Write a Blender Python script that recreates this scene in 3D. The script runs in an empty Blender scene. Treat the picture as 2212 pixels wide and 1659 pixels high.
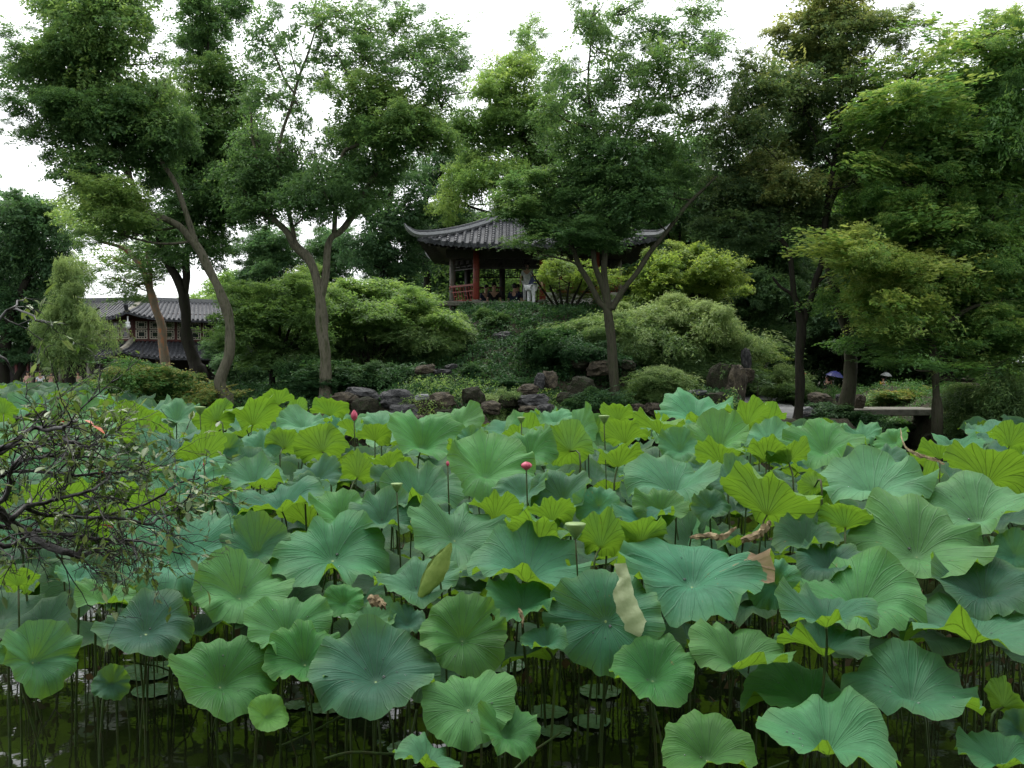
import bpy, math, random
import numpy as np
from mathutils import Vector, Matrix, noise
R = math.radians
S = bpy.context.scene
COL = S.collection
# ------------------------------------------------------------------ camera, sky, sun, exposure
FPX, HZ, EYE = 1995.0, 785.0, 2.6          # focal length and horizon measured on a 2212 x 1659 copy of the photograph
PITCH = math.atan((829.5 - HZ) / FPX)
cam = bpy.data.cameras.new("camera"); camo = bpy.data.objects.new("camera", cam); COL.objects.link(camo)
camo.location = (0, 0, EYE); camo.rotation_euler = (math.pi/2 - PITCH, 0, 0)
cam.sensor_width = 36; cam.lens = 36 * FPX / 2212; cam.clip_start = .05; cam.clip_end = 2000
S.camera = camo
SUN_EL, SUN_AZ = 62, -28
w = bpy.data.worlds.new("World"); S.world = w; w.use_nodes = True
nt = w.node_tree; nt.nodes.clear()
sky = nt.nodes.new('ShaderNodeTexSky'); sky.sky_type = 'NISHITA'; sky.sun_disc = False
sky.sun_elevation = R(SUN_EL); sky.sun_rotation = R(SUN_AZ); sky.dust_density = 4; sky.air_density = 1.5
hs = nt.nodes.new('ShaderNodeHueSaturation'); hs.inputs['Saturation'].default_value = .12
bg = nt.nodes.new('ShaderNodeBackground'); bg.inputs[1].default_value = .08
bg2 = nt.nodes.new('ShaderNodeBackground'); bg2.inputs[0].default_value = (.93, .97, 1.0, 1); bg2.inputs[1].default_value = .82
ad = nt.nodes.new('ShaderNodeAddShader'); wo = nt.nodes.new('ShaderNodeOutputWorld')
nt.links.new(sky.outputs[0], hs.inputs['Color']); nt.links.new(hs.outputs[0], bg.inputs[0])
nt.links.new(bg.outputs[0], ad.inputs[0]); nt.links.new(bg2.outputs[0], ad.inputs[1]); nt.links.new(ad.outputs[0], wo.inputs[0])
sl = bpy.data.lights.new("sun", 'SUN'); sl.energy = 1.5; sl.angle = R(28); sl.color = (1, .97, .92)
so = bpy.data.objects.new("sun", sl); COL.objects.link(so)
_d = Vector((math.sin(R(SUN_AZ))*math.cos(R(SUN_EL)), math.cos(R(SUN_AZ))*math.cos(R(SUN_EL)), math.sin(R(SUN_EL))))
so.rotation_euler = (-_d).to_track_quat('-Z', 'Y').to_euler()
S.view_settings.view_transform = 'Standard'; S.view_settings.look = 'None'
S.view_settings.exposure = 0.72; S.view_settings.gamma = 1; S.view_settings.use_curve_mapping = False
S.cycles.use_denoising = True
S.cycles.max_bounces = 7; S.cycles.diffuse_bounces = 4; S.cycles.glossy_bounces = 3; S.cycles.transmission_bounces = 4
S.cycles.sample_clamp_indirect = 4; S.cycles.caustics_reflective = False; S.cycles.caustics_refractive = False

# ------------------------------------------------------------------ helpers
def W(px, py, Y):
    dx = (px - 1106) / FPX; dy = (829.5 - py) / FPX
    y = math.cos(PITCH) + dy * math.sin(PITCH); z = -math.sin(PITCH) + dy * math.cos(PITCH)
    return Vector((dx * Y / y, Y, EYE + z * Y / y))
def M2(px, Y): return px * Y / FPX
def tag(o, label=None, cat=None, group=None, kind=None):
    if label: o['label'] = label
    if cat: o['category'] = cat
    if group: o['group'] = group
    if kind: o['kind'] = kind
    return o
def empty(name, loc, label, cat, group=None, rz=0):
    o = bpy.data.objects.new(name, None); COL.objects.link(o); o.location = loc; o.rotation_euler.z = rz
    o.empty_display_size = .1
    return tag(o, label, cat, group)
def link(name, me, parent=None, mat=None):
    o = bpy.data.objects.new(name, me); COL.objects.link(o)
    if mat and not me.materials: me.materials.append(mat)
    if parent: o.parent = parent
    return o
def copy_tree(o, parent=None):
    c = o.copy(); COL.objects.link(c); c.parent = parent
    for ch in KIDS.get(o, []): KIDS.setdefault(c, []).append(copy_tree(ch, c))
    return c
KIDS = {}
class MB:
    """collects boxes, bars, tubes; world coordinates minus origin"""
    def __init__(s, org=(0, 0, 0)): s.v = []; s.f = []; s.o = Vector(org)
    def add(s, vs, fs):
        n = len(s.v); s.v += [tuple(Vector(v) - s.o) for v in vs]; s.f += [tuple(n + i for i in f) for f in fs]; return s
    def box(s, c, d, rz=0, tilt=None):
        c = Vector(c); hx, hy, hz = d[0]/2, d[1]/2, d[2]/2
        m = Matrix.Rotation(rz, 3, 'Z')
        if tilt is not None: m = m @ tilt
        vs = [c + m @ Vector((x*hx, y*hy, z*hz)) for x in (-1, 1) for y in (-1, 1) for z in (-1, 1)]
        return s.add(vs, [(0,1,3,2),(4,6,7,5),(0,4,5,1),(2,3,7,6),(0,2,6,4),(1,5,7,3)])
    def bar(s, a, b, wd, ht):
        a = Vector(a); b = Vector(b); t = (b - a).normalized()
        u = t.cross(Vector((0, 0, 1)));
        if u.length < 1e-3: u = Vector((1, 0, 0))
        u.normalize(); v = u.cross(t)
        vs = [p + u*x*wd/2 + v*y*ht/2 for p in (a, b) for x in (-1, 1) for y in (-1, 1)]
        return s.add(vs, [(0,1,3,2),(4,6,7,5),(0,4,5,1),(2,3,7,6),(0,2,6,4),(1,5,7,3)])
    def tube(s, pts, rad, n=6, cap=True, lump=0, rnd=None):
        pts = [Vector(p) for p in pts]; N = len(pts); vs = []; prev = None
        for i, p in enumerate(pts):
            t = (pts[min(i+1, N-1)] - pts[max(i-1, 0)])
            t = t.normalized() if t.length > 1e-9 else Vector((0, 0, 1))
            u = t.cross(Vector((.03, 1, .02))) if prev is None else prev - t * prev.dot(t)
            if u.length < 1e-4: u = t.cross(Vector((1, 0, .1)))
            u.normalize(); prev = u; v = t.cross(u); r = rad[i] if hasattr(rad, '__len__') else rad
            for k in range(n):
                a = 2*math.pi*k/n
                rr = r * (1 + (lump * noise.noise(p*1.7 + Vector((math.cos(a)*1.3, math.sin(a)*1.3, 5))) if lump else 0))
                vs.append(p + (u*math.cos(a) + v*math.sin(a))*rr)
        fs = [(i*n+k, i*n+(k+1) % n, (i+1)*n+(k+1) % n, (i+1)*n+k) for i in range(N-1) for k in range(n)]
        if cap: fs += [tuple(range(n))[::-1], tuple((N-1)*n+k for k in range(n))]
        return s.add(vs, fs)
    def lathe(s, c, prof, n=12):
        c = Vector(c)
        return s.tube([c + Vector((0, 0, z)) for r, z in prof], [max(r, .0005) for r, z in prof], n)
    def build(s, name, mat, parent=None, smooth=False):
        me = bpy.data.meshes.new(name); me.from_pydata(s.v, [], s.f); me.materials.append(mat)
        if smooth: me.polygons.foreach_set('use_smooth', [True]*len(me.polygons))
        me.update(); o = link(name, me, parent)
        if parent: KIDS.setdefault(parent, []).append(o)
        return o
def smooth_path(pts, sub=3):
    """Catmull-Rom through tuples of any length"""
    P = [np.array(p, float) for p in pts]
    if len(P) < 3: return P
    out = []
    for i in range(len(P)-1):
        p0 = P[max(i-1, 0)]; p1 = P[i]; p2 = P[i+1]; p3 = P[min(i+2, len(P)-1)]
        for k in range(sub):
            t = k/sub
            out.append(.5*((2*p1)+(-p0+p2)*t+(2*p0-5*p1+4*p2-p3)*t*t+(-p0+3*p1-3*p2+p3)*t**3))
    out.append(P[-1]); return out

# ------------------------------------------------------------------ materials
MATS = {}
def nodes(name):
    m = bpy.data.materials.new(name); m.use_nodes = True; t = m.node_tree; t.nodes.clear(); return m, t
def N(t, typ, **kw):
    n = t.nodes.new(typ)
    for k, v in kw.items():
        if k in n.inputs.keys(): n.inputs[k].default_value = v
        else: setattr(n, k, v)
    return n
def col4(c): return (c[0], c[1], c[2], 1)
def ramp(t, fac, stops):
    r = t.nodes.new('ShaderNodeValToRGB'); e = r.color_ramp.elements
    while len(e) < len(stops): e.new(.5)
    for i, (p, c) in enumerate(stops): e[i].position = p; e[i].color = col4(c)
    t.links.new(fac, r.inputs[0]); return r.outputs[0]
def surf(name, c1, c2, scale=6, rough=.7, bump=.3, bscale=30, c3=None, stretch=(1, 1, 1), spec=.4, detail=8, dist=.02):
    m, t = nodes(name); L = t.links.new
    tc = N(t, 'ShaderNodeTexCoord'); mp = N(t, 'ShaderNodeMapping'); mp.inputs['Scale'].default_value = stretch
    oi = N(t, 'ShaderNodeObjectInfo'); va = N(t, 'ShaderNodeVectorMath', operation='MULTIPLY_ADD')
    cmb = N(t, 'ShaderNodeCombineXYZ'); L(oi.outputs['Random'], cmb.inputs[0]); L(oi.outputs['Random'], cmb.inputs[1])
    L(cmb.outputs[0], va.inputs[0]); va.inputs[1].default_value = (17, 31, 0); L(tc.outputs['Object'], va.inputs[2])
    L(va.outputs[0], mp.inputs[0])
    n1 = N(t, 'ShaderNodeTexNoise', Scale=scale, Detail=detail, Roughness=.65); L(mp.outputs[0], n1.inputs['Vector'])
    st = [(.32, c1), (.66, c2)] if c3 is None else [(.3, c1), (.5, c2), (.68, c3)]
    c = ramp(t, n1.outputs[0], st)
    n2 = N(t, 'ShaderNodeTexNoise', Scale=bscale, Detail=6, Roughness=.6); L(mp.outputs[0], n2.inputs['Vector'])
    b = N(t, 'ShaderNodeBump', Strength=bump, Distance=dist); L(n2.outputs[0], b.inputs['Height'])
    p = N(t, 'ShaderNodeBsdfPrincipled', Roughness=rough); p.inputs['Specular IOR Level'].default_value = spec
    L(c, p.inputs['Base Color']); L(b.outputs[0], p.inputs['Normal'])
    o = N(t, 'ShaderNodeOutputMaterial'); L(p.outputs[0], o.inputs[0]); MATS[name] = m; return m
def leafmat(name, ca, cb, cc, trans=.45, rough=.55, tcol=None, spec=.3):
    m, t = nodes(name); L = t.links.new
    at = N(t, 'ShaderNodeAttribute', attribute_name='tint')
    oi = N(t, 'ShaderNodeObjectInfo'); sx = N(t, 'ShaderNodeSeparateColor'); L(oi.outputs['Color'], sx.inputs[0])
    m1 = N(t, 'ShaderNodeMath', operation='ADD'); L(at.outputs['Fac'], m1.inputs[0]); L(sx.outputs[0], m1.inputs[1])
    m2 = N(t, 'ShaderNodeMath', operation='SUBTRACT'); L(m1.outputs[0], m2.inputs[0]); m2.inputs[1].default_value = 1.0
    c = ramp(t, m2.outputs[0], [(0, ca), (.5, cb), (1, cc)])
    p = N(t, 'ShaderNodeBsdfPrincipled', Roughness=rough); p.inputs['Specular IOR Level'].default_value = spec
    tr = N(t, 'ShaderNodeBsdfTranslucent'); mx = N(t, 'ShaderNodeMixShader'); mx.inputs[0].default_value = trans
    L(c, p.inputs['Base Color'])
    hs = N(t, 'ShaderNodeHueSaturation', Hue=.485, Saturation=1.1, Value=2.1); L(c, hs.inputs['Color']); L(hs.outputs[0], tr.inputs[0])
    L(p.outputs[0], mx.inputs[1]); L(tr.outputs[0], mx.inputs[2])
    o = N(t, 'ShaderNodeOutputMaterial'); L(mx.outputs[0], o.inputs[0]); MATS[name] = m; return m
leafmat('leaf_elm', (0.049,0.107,0.038), (0.087,0.167,0.052), (0.174,0.261,0.075))
leafmat('leaf_elm_light', (0.068,0.132,0.041), (0.121,0.216,0.057), (0.223,0.317,0.088))
leafmat('leaf_brown', (.046,.090,.038), (.090,.145,.050), (.21,.235,.075))
leafmat('leaf_bright', (.052,.125,.036), (.105,.205,.052), (.25,.31,.085))
leafmat('leaf_lime', (0.065,0.130,0.028), (0.130,0.210,0.045), (0.240,0.310,0.075), trans=.42)
leafmat('leaf_dark', (.034,.078,.032), (.058,.118,.042), (.105,.175,.058), trans=.4)
leafmat('leaf_camphor', (.034,.082,.036), (.066,.135,.050), (.115,.21,.070), trans=.4)
leafmat('leaf_willow', (0.074,0.136,0.044), (0.123,0.198,0.062), (0.198,0.272,0.093), trans=.4)
leafmat('leaf_bamboo', (0.050,0.105,0.033), (0.105,0.187,0.053), (0.264,0.352,0.132), trans=.3)
leafmat('leaf_ivy', (0.021,0.060,0.023), (0.044,0.103,0.032), (0.092,0.167,0.046), trans=.25, rough=.6, spec=.18)
leafmat('leaf_vine', (0.041,0.114,0.029), (0.081,0.188,0.045), (0.276,0.244,0.065), trans=.3)
leafmat('leaf_twig', (.040,.085,.018), (.085,.135,.032), (.19,.25,.09), trans=.25, rough=.4, spec=.35)
leafmat('leaf_red', (.30,.03,.015), (.40,.07,.02), (.45,.12,.03), trans=.2, rough=.4)
leafmat('leaf_grass', (.06,.10,.025), (.12,.16,.05), (.22,.22,.09), trans=.3)
leafmat('leaf_litter', (.05,.035,.018), (.09,.06,.03), (.16,.11,.055), trans=.05)
surf('bark_pale', (.024,.026,.016), (.105,.098,.070), scale=4, c3=(.026,.036,.012), spec=.12, stretch=(3,3,.6), bump=.6, bscale=22, rough=.85)
surf('bark_dark', (.006,.006,.005), (.020,.018,.013), scale=5, c3=(.014,.020,.008), spec=.12, stretch=(3,3,.6), bump=.7, bscale=22, rough=.8)
surf('bark_mid', (.018,.018,.011), (.052,.050,.034), scale=5, c3=(.026,.036,.014), spec=.12, stretch=(3,3,.6), bump=.7, bscale=22, rough=.85)
surf('bark_orange', (.10,.075,.045), (.15,.12,.08), scale=3, c3=(.34,.12,.04), stretch=(2,2,1), bump=.5, bscale=20, rough=.85)
surf('twig_bark', (.004,.0035,.003), (.014,.012,.010), scale=30, c3=(.07,.066,.06), bump=.5, bscale=90, rough=.5, dist=.003, spec=.18)
surf('soil', (.020,.024,.010), (.045,.038,.022), scale=1.2, c3=(.025,.045,.015), bump=.8, bscale=8, rough=.95, dist=.1)
surf('path_gravel', (.13,.13,.13), (.24,.24,.235), scale=2.5, bump=.7, bscale=26, rough=.75, dist=.03)
surf('rock_brown', (.022,.019,.015), (.078,.066,.048), scale=2.2, c3=(.15,.125,.085), spec=.2, bump=1, bscale=9, rough=.8, dist=.08)
surf('rock_grey', (.020,.020,.021), (.060,.060,.062), scale=2.4, c3=(.17,.165,.16), spec=.2, bump=1, bscale=9, rough=.65, dist=.08)
surf('rock_mossy', (.012,.015,.008), (.036,.034,.022), scale=2.4, c3=(.020,.040,.012), spec=.2, bump=1, bscale=9, rough=.9, dist=.08)
surf('stone_slab', (.10,.095,.078), (.19,.18,.15), scale=3, c3=(.075,.078,.055), bump=.4, bscale=30, rough=.85)
surf('stone_dark', (.07,.068,.060), (.15,.145,.125), scale=3, c3=(.05,.06,.035), bump=.5, bscale=20, rough=.85)
surf('red_paint', (.16,.028,.020), (.27,.050,.034), scale=7, c3=(.12,.035,.025), bump=.15, rough=.5, spec=.4)
surf('red_dark', (.050,.012,.010), (.095,.022,.018), scale=7, bump=.15, rough=.55)
surf('grey_column', (.12,.112,.10), (.20,.19,.17), scale=4, stretch=(3,3,.5), c3=(.20,.12,.10), bump=.2, rough=.7)
surf('dark_wood', (.015,.012,.011), (.040,.030,.026), scale=5, bump=.2, rough=.6)
surf('roof_tile', (.014,.015,.018), (.040,.042,.048), spec=.2, scale=7, c3=(.105,.108,.115), bump=.5, bscale=25, rough=.6)
surf('ridge_tile', (.10,.105,.11), (.20,.205,.21), scale=6, c3=(.065,.068,.07), stretch=(1,1,4), bump=.4, bscale=25, rough=.7)
surf('ridge_pale', (.15,.14,.11), (.25,.23,.185), scale=4, bump=.3, rough=.8)
surf('plaster', (.62,.60,.56), (.78,.77,.74), scale=1.5, c3=(.50,.49,.45), bump=.1, rough=.85)
surf('cream_wood', (.42,.38,.31), (.55,.50,.42), scale=5, bump=.1, rough=.6)
surf('window_dark', (.012,.016,.015), (.030,.036,.034), scale=2, bump=.02, rough=.12, spec=.6)
surf('white_glaze', (.68,.70,.70), (.80,.81,.80), scale=3, bump=.02, rough=.25)
surf('skin', (.46,.27,.19), (.54,.33,.24), scale=8, bump=.03, rough=.5)
surf('hair', (.008,.007,.007), (.018,.015,.014), scale=30, bump=.3, rough=.45)
for nm, c in dict(white=(.70,.71,.74), navy=(.018,.025,.055), black=(.015,.015,.018), beige=(.40,.34,.26), blue=(.03,.06,.20), yellow=(.62,.33,.05), denim=(.03,.045,.07), pink=(.55,.33,.30), red=(.45,.04,.04)).items():
    surf('cloth_'+nm, tuple(x*.8 for x in c), tuple(min(1, x*1.1) for x in c), scale=14, bump=.25, bscale=40, rough=.85)
surf('umbrella_blue', (.014,.018,.10), (.022,.028,.15), scale=4, bump=.02, rough=.5)
surf('umbrella_red', (.33,.03,.025), (.45,.05,.04), scale=4, bump=.02, rough=.5)
surf('umbrella_clear', (.36,.38,.36), (.48,.50,.48), scale=4, bump=.02, rough=.3)
surf('metal', (.35,.35,.36), (.45,.45,.46), scale=8, bump=.02, rough=.35)
surf('stalk', (.016,.030,.008), (.040,.070,.017), spec=.2, scale=9, c3=(.040,.032,.014), stretch=(1,1,1), bump=.4, bscale=260, rough=.55, dist=.002)
surf('dry_leaf', (.06,.040,.018), (.15,.11,.052), scale=12, c3=(.30,.245,.13), bump=.7, bscale=40, rough=.8, dist=.01)
surf('petal', (.36,.035,.075), (.52,.09,.15), scale=14, bump=.1, rough=.5)
surf('pod_green', (.10,.17,.045), (.18,.27,.08), scale=18, bump=.2, rough=.5)
surf('pad_green', (.055,.125,.075), (.105,.20,.12), scale=12, c3=(.06,.10,.045), bump=.15, bscale=50, rough=.25, spec=.6, dist=.004)
m, t = nodes('dew'); p = N(t, 'ShaderNodeBsdfPrincipled', Roughness=.02, IOR=1.33); p.inputs['Transmission Weight'].default_value = .9
o = N(t, 'ShaderNodeOutputMaterial'); t.links.new(p.outputs[0], o.inputs[0]); MATS['dew'] = m
# pond water
m, t = nodes('pond_water'); L = t.links.new
tc = N(t, 'ShaderNodeTexCoord')
n1 = N(t, 'ShaderNodeTexNoise', Scale=3.5, Detail=3); L(tc.outputs['Object'], n1.inputs['Vector'])
n3 = N(t, 'ShaderNodeTexNoise', Scale=.5, Detail=4); L(tc.outputs['Object'], n3.inputs['Vector'])
b = N(t, 'ShaderNodeBump', Strength=.12, Distance=.02); L(n1.outputs[0], b.inputs['Height'])
p = N(t, 'ShaderNodeBsdfPrincipled', Roughness=.03, IOR=1.33)
L(ramp(t, n3.outputs[0], [(.35, (.007,.010,.004)), (.7, (.016,.020,.008))]), p.inputs['Base Color']); L(b.outputs[0], p.inputs['Normal'])
o = N(t, 'ShaderNodeOutputMaterial'); L(p.outputs[0], o.inputs[0]); MATS['water'] = m
# lotus leaf: top side takes the object's own colour, underside is yellow green; veins from the leaf's polar UVs
def lotus_mat(name, patch=0.0, brown_edge=.25):
    m, t = nodes(name); L = t.links.new
    uv = N(t, 'ShaderNodeUVMap'); sp = N(t, 'ShaderNodeSeparateXYZ'); L(uv.outputs[0], sp.inputs[0])
    def math_(op, a, b=None, c=None):
        n = N(t, 'ShaderNodeMath', operation=op)
        for i, x in enumerate((a, b, c)):
            if x is None: continue
            if isinstance(x, (int, float)): n.inputs[i].default_value = x
            else: L(x, n.inputs[i])
        return n.outputs[0]
    tc = N(t, 'ShaderNodeTexCoord')
    oj = N(t, 'ShaderNodeObjectInfo'); cj = N(t, 'ShaderNodeCombineXYZ'); L(oj.outputs['Random'], cj.inputs[0]); vj = N(t, 'ShaderNodeVectorMath', operation='MULTIPLY_ADD')
    L(cj.outputs[0], vj.inputs[0]); vj.inputs[1].default_value = (37, 0, 0); L(tc.outputs['Object'], vj.inputs[2])
    nz = N(t, 'ShaderNodeTexNoise', Scale=7, Detail=5); L(vj.outputs[0], nz.inputs['Vector'])
    nb = N(t, 'ShaderNodeTexNoise', Scale=3, Detail=8, Roughness=.7); L(vj.outputs[0], nb.inputs['Vector'])
    nsp = N(t, 'ShaderNodeTexNoise', Scale=26, Detail=3, Roughness=.6); L(vj.outputs[0], nsp.inputs['Vector'])
    u, v = sp.outputs[0], sp.outputs[1]
    wob = math_('MULTIPLY', math_('SUBTRACT', nz.outputs[0], .5), .012)
    uu = math_('ADD', u, wob)
    def vein(count, width, start, branch=0.0):
        # distance in angle from vein lines; width is metric so divide by v; branching makes it fork towards the rim
        a = math_('MULTIPLY', uu, count); a = math_('FRACT', a); a = math_('ABSOLUTE', math_('SUBTRACT', a, .5))  # 0 at vein
        if branch:
            off = math_('MULTIPLY', math_('MAXIMUM', math_('SUBTRACT', v, start), 0.0), branch)
            a = math_('ABSOLUTE', math_('SUBTRACT', a, off))
        met = math_('MULTIPLY', math_('MULTIPLY', a, 6.283/count), v)
        s = math_('SUBTRACT', 1.0, math_('MINIMUM', math_('DIVIDE', met, width), 1.0))
        return s
    v1 = vein(19, .011, .42, .55)
    v2 = vein(84, .012, .2)
    # pale fine veins above
    oi = N(t, 'ShaderNodeObjectInfo')
    topc = N(t, 'ShaderNodeMix', data_type='RGBA'); L(math_('MULTIPLY', math_('ADD', math_('MULTIPLY', v1, .5), math_('MULTIPLY', v2, .12)), .20), topc.inputs['Factor'])
    hv = N(t, 'ShaderNodeHueSaturation'); L(oi.outputs['Color'], hv.inputs['Color'])
    mr = N(t, 'ShaderNodeMapRange'); L(nb.outputs[0], mr.inputs[0]); mr.inputs[1].default_value = .3; mr.inputs[2].default_value = .7; mr.inputs[3].default_value = .66; mr.inputs[4].default_value = 1.32
    L(mr.outputs[0], hv.inputs['Value'])
    yel = N(t, 'ShaderNodeMix', data_type='RGBA'); L(hv.outputs[0], yel.inputs['A']); yel.inputs['B'].default_value = (.10,.19,.045,1)
    L(math_('MULTIPLY', math_('POWER', v, 5.0), math_('MULTIPLY', nz.outputs[0], .7)), yel.inputs['Factor'])
    L(yel.outputs['Result'], topc.inputs['A']); topc.inputs['B'].default_value = (.30,.42,.28,1)
    und = N(t, 'ShaderNodeMix', data_type='RGBA'); L(math_('MINIMUM', math_('ADD', math_('MULTIPLY', v1, .85), math_('MULTIPLY', v2, .05)), 1.0), und.inputs['Factor'])
    uh = N(t, 'ShaderNodeHueSaturation'); uh.inputs['Color'].default_value = (.12,.235,.042,1); L(mr.outputs[0], uh.inputs['Value'])
    hr = N(t, 'ShaderNodeMapRange'); L(oi.outputs['Random'], hr.inputs[0]); hr.inputs[3].default_value = .485; hr.inputs[4].default_value = .525
    L(hr.outputs[0], uh.inputs['Hue'])
    L(uh.outputs[0], und.inputs['A']); und.inputs['B'].default_value = (.05,.10,.02,1)
    # browned rim and patches
    rim = math_('MULTIPLY', math_('GREATER_THAN', math_('ADD', v, math_('MULTIPLY', math_('SUBTRACT', nb.outputs[0], .5), .22)), 1.03), brown_edge*3)
    geo = N(t, 'ShaderNodeNewGeometry')
    side = N(t, 'ShaderNodeMix', data_type='RGBA'); L(geo.outputs['Backfacing'], side.inputs['Factor'])
    L(topc.outputs['Result'], side.inputs['A']); L(und.outputs['Result'], side.inputs['B'])
    bm = N(t, 'ShaderNodeMix', data_type='RGBA'); L(math_('MINIMUM', rim, .9), bm.inputs['Factor']); L(side.outputs['Result'], bm.inputs['A']); bm.inputs['B'].default_value = (.22,.13,.05,1)
    # small brown and pale spots of age
    sp_ = N(t, 'ShaderNodeMix', data_type='RGBA'); L(math_('MULTIPLY', math_('GREATER_THAN', math_('ADD', nsp.outputs[0], math_('MULTIPLY', nb.outputs[0], .35)), .93 - brown_edge*.06), .65), sp_.inputs['Factor'])
    L(bm.outputs['Result'], sp_.inputs['A']); sp_.inputs['B'].default_value = (.17,.13,.055,1)
    out = sp_.outputs['Result']
    if patch:
        # a dead brown sector of the blade, a stain with a shape of its own
        du = math_('ABSOLUTE', math_('SUBTRACT', math_('FRACT', math_('ADD', u, .5-patch)), .5))
        pm = math_('ADD', math_('MULTIPLY', math_('SUBTRACT', .060, du), 17.0), math_('MULTIPLY', math_('SUBTRACT', v, .62), 2.2))
        pm = math_('ADD', pm, math_('MULTIPLY', math_('SUBTRACT', nb.outputs[0], .5), 2.6))
        pm = math_('MULTIPLY', math_('GREATER_THAN', pm, .45), math_('GREATER_THAN', v, .36))
        pm = math_('MULTIPLY', pm, math_('LESS_THAN', du, .09))
        b2 = N(t, 'ShaderNodeMix', data_type='RGBA'); L(pm, b2.inputs['Factor']); L(out, b2.inputs['A'])
        L(ramp(t, nz.outputs[0], [(.3, (.15,.095,.055)), (.7, (.34,.235,.145))]), b2.inputs['B']); out = b2.outputs['Result']
    hgt = math_('ADD', math_('MULTIPLY', v1, 1.0), math_('MULTIPLY', v2, .28)); hgt = math_('ADD', hgt, math_('MULTIPLY', nz.outputs[0], 2.6))
    bp = N(t, 'ShaderNodeBump', Strength=.5, Distance=.009); L(hgt, bp.inputs['Height'])
    pr = N(t, 'ShaderNodeBsdfPrincipled', Roughness=.58); pr.inputs['Specular IOR Level'].default_value = .17
    pr.inputs['Sheen Weight'].default_value = 0; pr.inputs['Sheen Roughness'].default_value = .45; pr.inputs['Sheen Tint'].default_value = (.8,1,.95,1)
    L(out, pr.inputs['Base Color']); L(bp.outputs[0], pr.inputs['Normal'])
    tr = N(t, 'ShaderNodeBsdfTranslucent'); tm = N(t, 'ShaderNodeMix', data_type='RGBA'); L(math_('MULTIPLY', v1, .9), tm.inputs['Factor'])
    tm.inputs['A'].default_value = (.20,.38,.025,1); tm.inputs['B'].default_value = (.08,.14,.01,1); L(tm.outputs['Result'], tr.inputs[0]); L(bp.outputs[0], tr.inputs['Normal'])
    mx = N(t, 'ShaderNodeMixShader'); mx.inputs[0].default_value = .30; L(pr.outputs[0], mx.inputs[1]); L(tr.outputs[0], mx.inputs[2])
    # opaque veins let less light through
    o = N(t, 'ShaderNodeOutputMaterial'); L(mx.outputs[0], o.inputs[0]); MATS[name] = m
lotus_mat('lotus'); lotus_mat('lotus_worn', brown_edge=.8); lotus_mat('lotus_patch', patch=.012, brown_edge=.5)

# ------------------------------------------------------------------ terrain
def sstep(a, b, x):
    t = min(1, max(0, (x-a)/(b-a))); return t*t*(3-2*t)
def path_x(y): return 7.9 + (y-27)*.215 if y < 60 else 15.0
def ground(x, y):
    bank = 24 + 1.2*math.sin(x*.5) + (28*sstep(-9.5, -14, x)) + 3.0*sstep(7.0, 9, x)
    land = sstep(-.5, 1.0, y - bank)
    z = -1.0 + 2.1*land
    z += .5*sstep(0, 3, y-bank)*sstep(10, 5, x)*sstep(-12, -8, x)
    # hill
    ex = (x-1.0)/(9.6 if x < 1 else 8.2); ey = (y-38.5)/(13.0 if y < 38.5 else 16)
    d = math.sqrt(ex*ex+ey*ey); hill = sstep(1.0, .40, d)
    z += hill*2.98*land
    # right hand bank beyond the channel
    z += .5*sstep(12.5, 15, x)*land*sstep(44, 34, y)
    z -= .9*sstep(14, 16, x)*sstep(40, 46, y)*land
    # the channel that passes under the slab bridge
    ch = sstep(9.9, 10.5, x)*sstep(13.2, 12.4, x)*sstep(40, 34, y)
    z = z*(1-ch) + (-1.0)*ch
    pth = sstep(1.5, .8, abs(x-path_x(y)))*sstep(25, 26.5, y)*land
    z = z*(1-pth) + (.86 + (y-27)*.012)*pth
    if land > 0: z += land*(1-pth)*(.28*noise.noise(Vector((x*.45, y*.45, 3))) + .14*noise.noise(Vector((x*1.6, y*1.6, 7))))
    return z
xs = list(np.linspace(-26, 30, 150)); ys = list(np.linspace(20, 62, 120))
xs = [-600, -250, -110, -60, -38] + xs + [42, 64, 110, 250, 600]; ys = ys + [70, 85, 110, 160, 300, 700]
V_ = [(x, y, ground(max(-26, min(30, x)), min(62, y)) if -40 < x < 45 else (1.1 if y > 50 else .4 if x > 40 else (1.0 if y > 53 else -1))) for y in ys for x in xs]
nx = len(xs)
F_ = [(j*nx+i, j*nx+i+1, (j+1)*nx+i+1, (j+1)*nx+i) for j in range(len(ys)-1) for i in range(nx-1)]
me = bpy.data.meshes.new('ground'); me.from_pydata(V_, [], F_); me.polygons.foreach_set('use_smooth', [True]*len(F_))
g = link('ground', me, None, MATS['soil']); tag(g, kind='structure')
# path: a sheet draped over the ground
pv, pf = [], []
for j in range(60):
    y = 26 + j*.6
    for i in range(7):
        x = path_x(y) + (i-3)*.36; pv.append((x, y, max(ground(x, y), .86+(y-27)*.012) + .03 - .01*abs(i-3)))
for j in range(59):
    for i in range(6): pf.append((j*7+i, j*7+i+1, (j+1)*7+i+1, (j+1)*7+i))
me = bpy.data.meshes.new('path'); me.from_pydata(pv, [], pf); tag(link('path', me, None, MATS['path_gravel']), kind='structure')
me = bpy.data.meshes.new('water'); me.from_pydata([(-600,-60,0),(600,-60,0),(600,60,0),(-600,60,0)], [], [(0,1,2,3)])
tag(link('water', me, None, MATS['water']), kind='structure')
me = bpy.data.meshes.new('pond_bed'); me.from_pydata([(-600,-60,-1.2),(600,-60,-1.2),(600,62,-1.2),(-600,62,-1.2)], [], [(0,1,2,3)])
tag(link('pond_bed', me, None, MATS['soil']), kind='structure')

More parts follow.
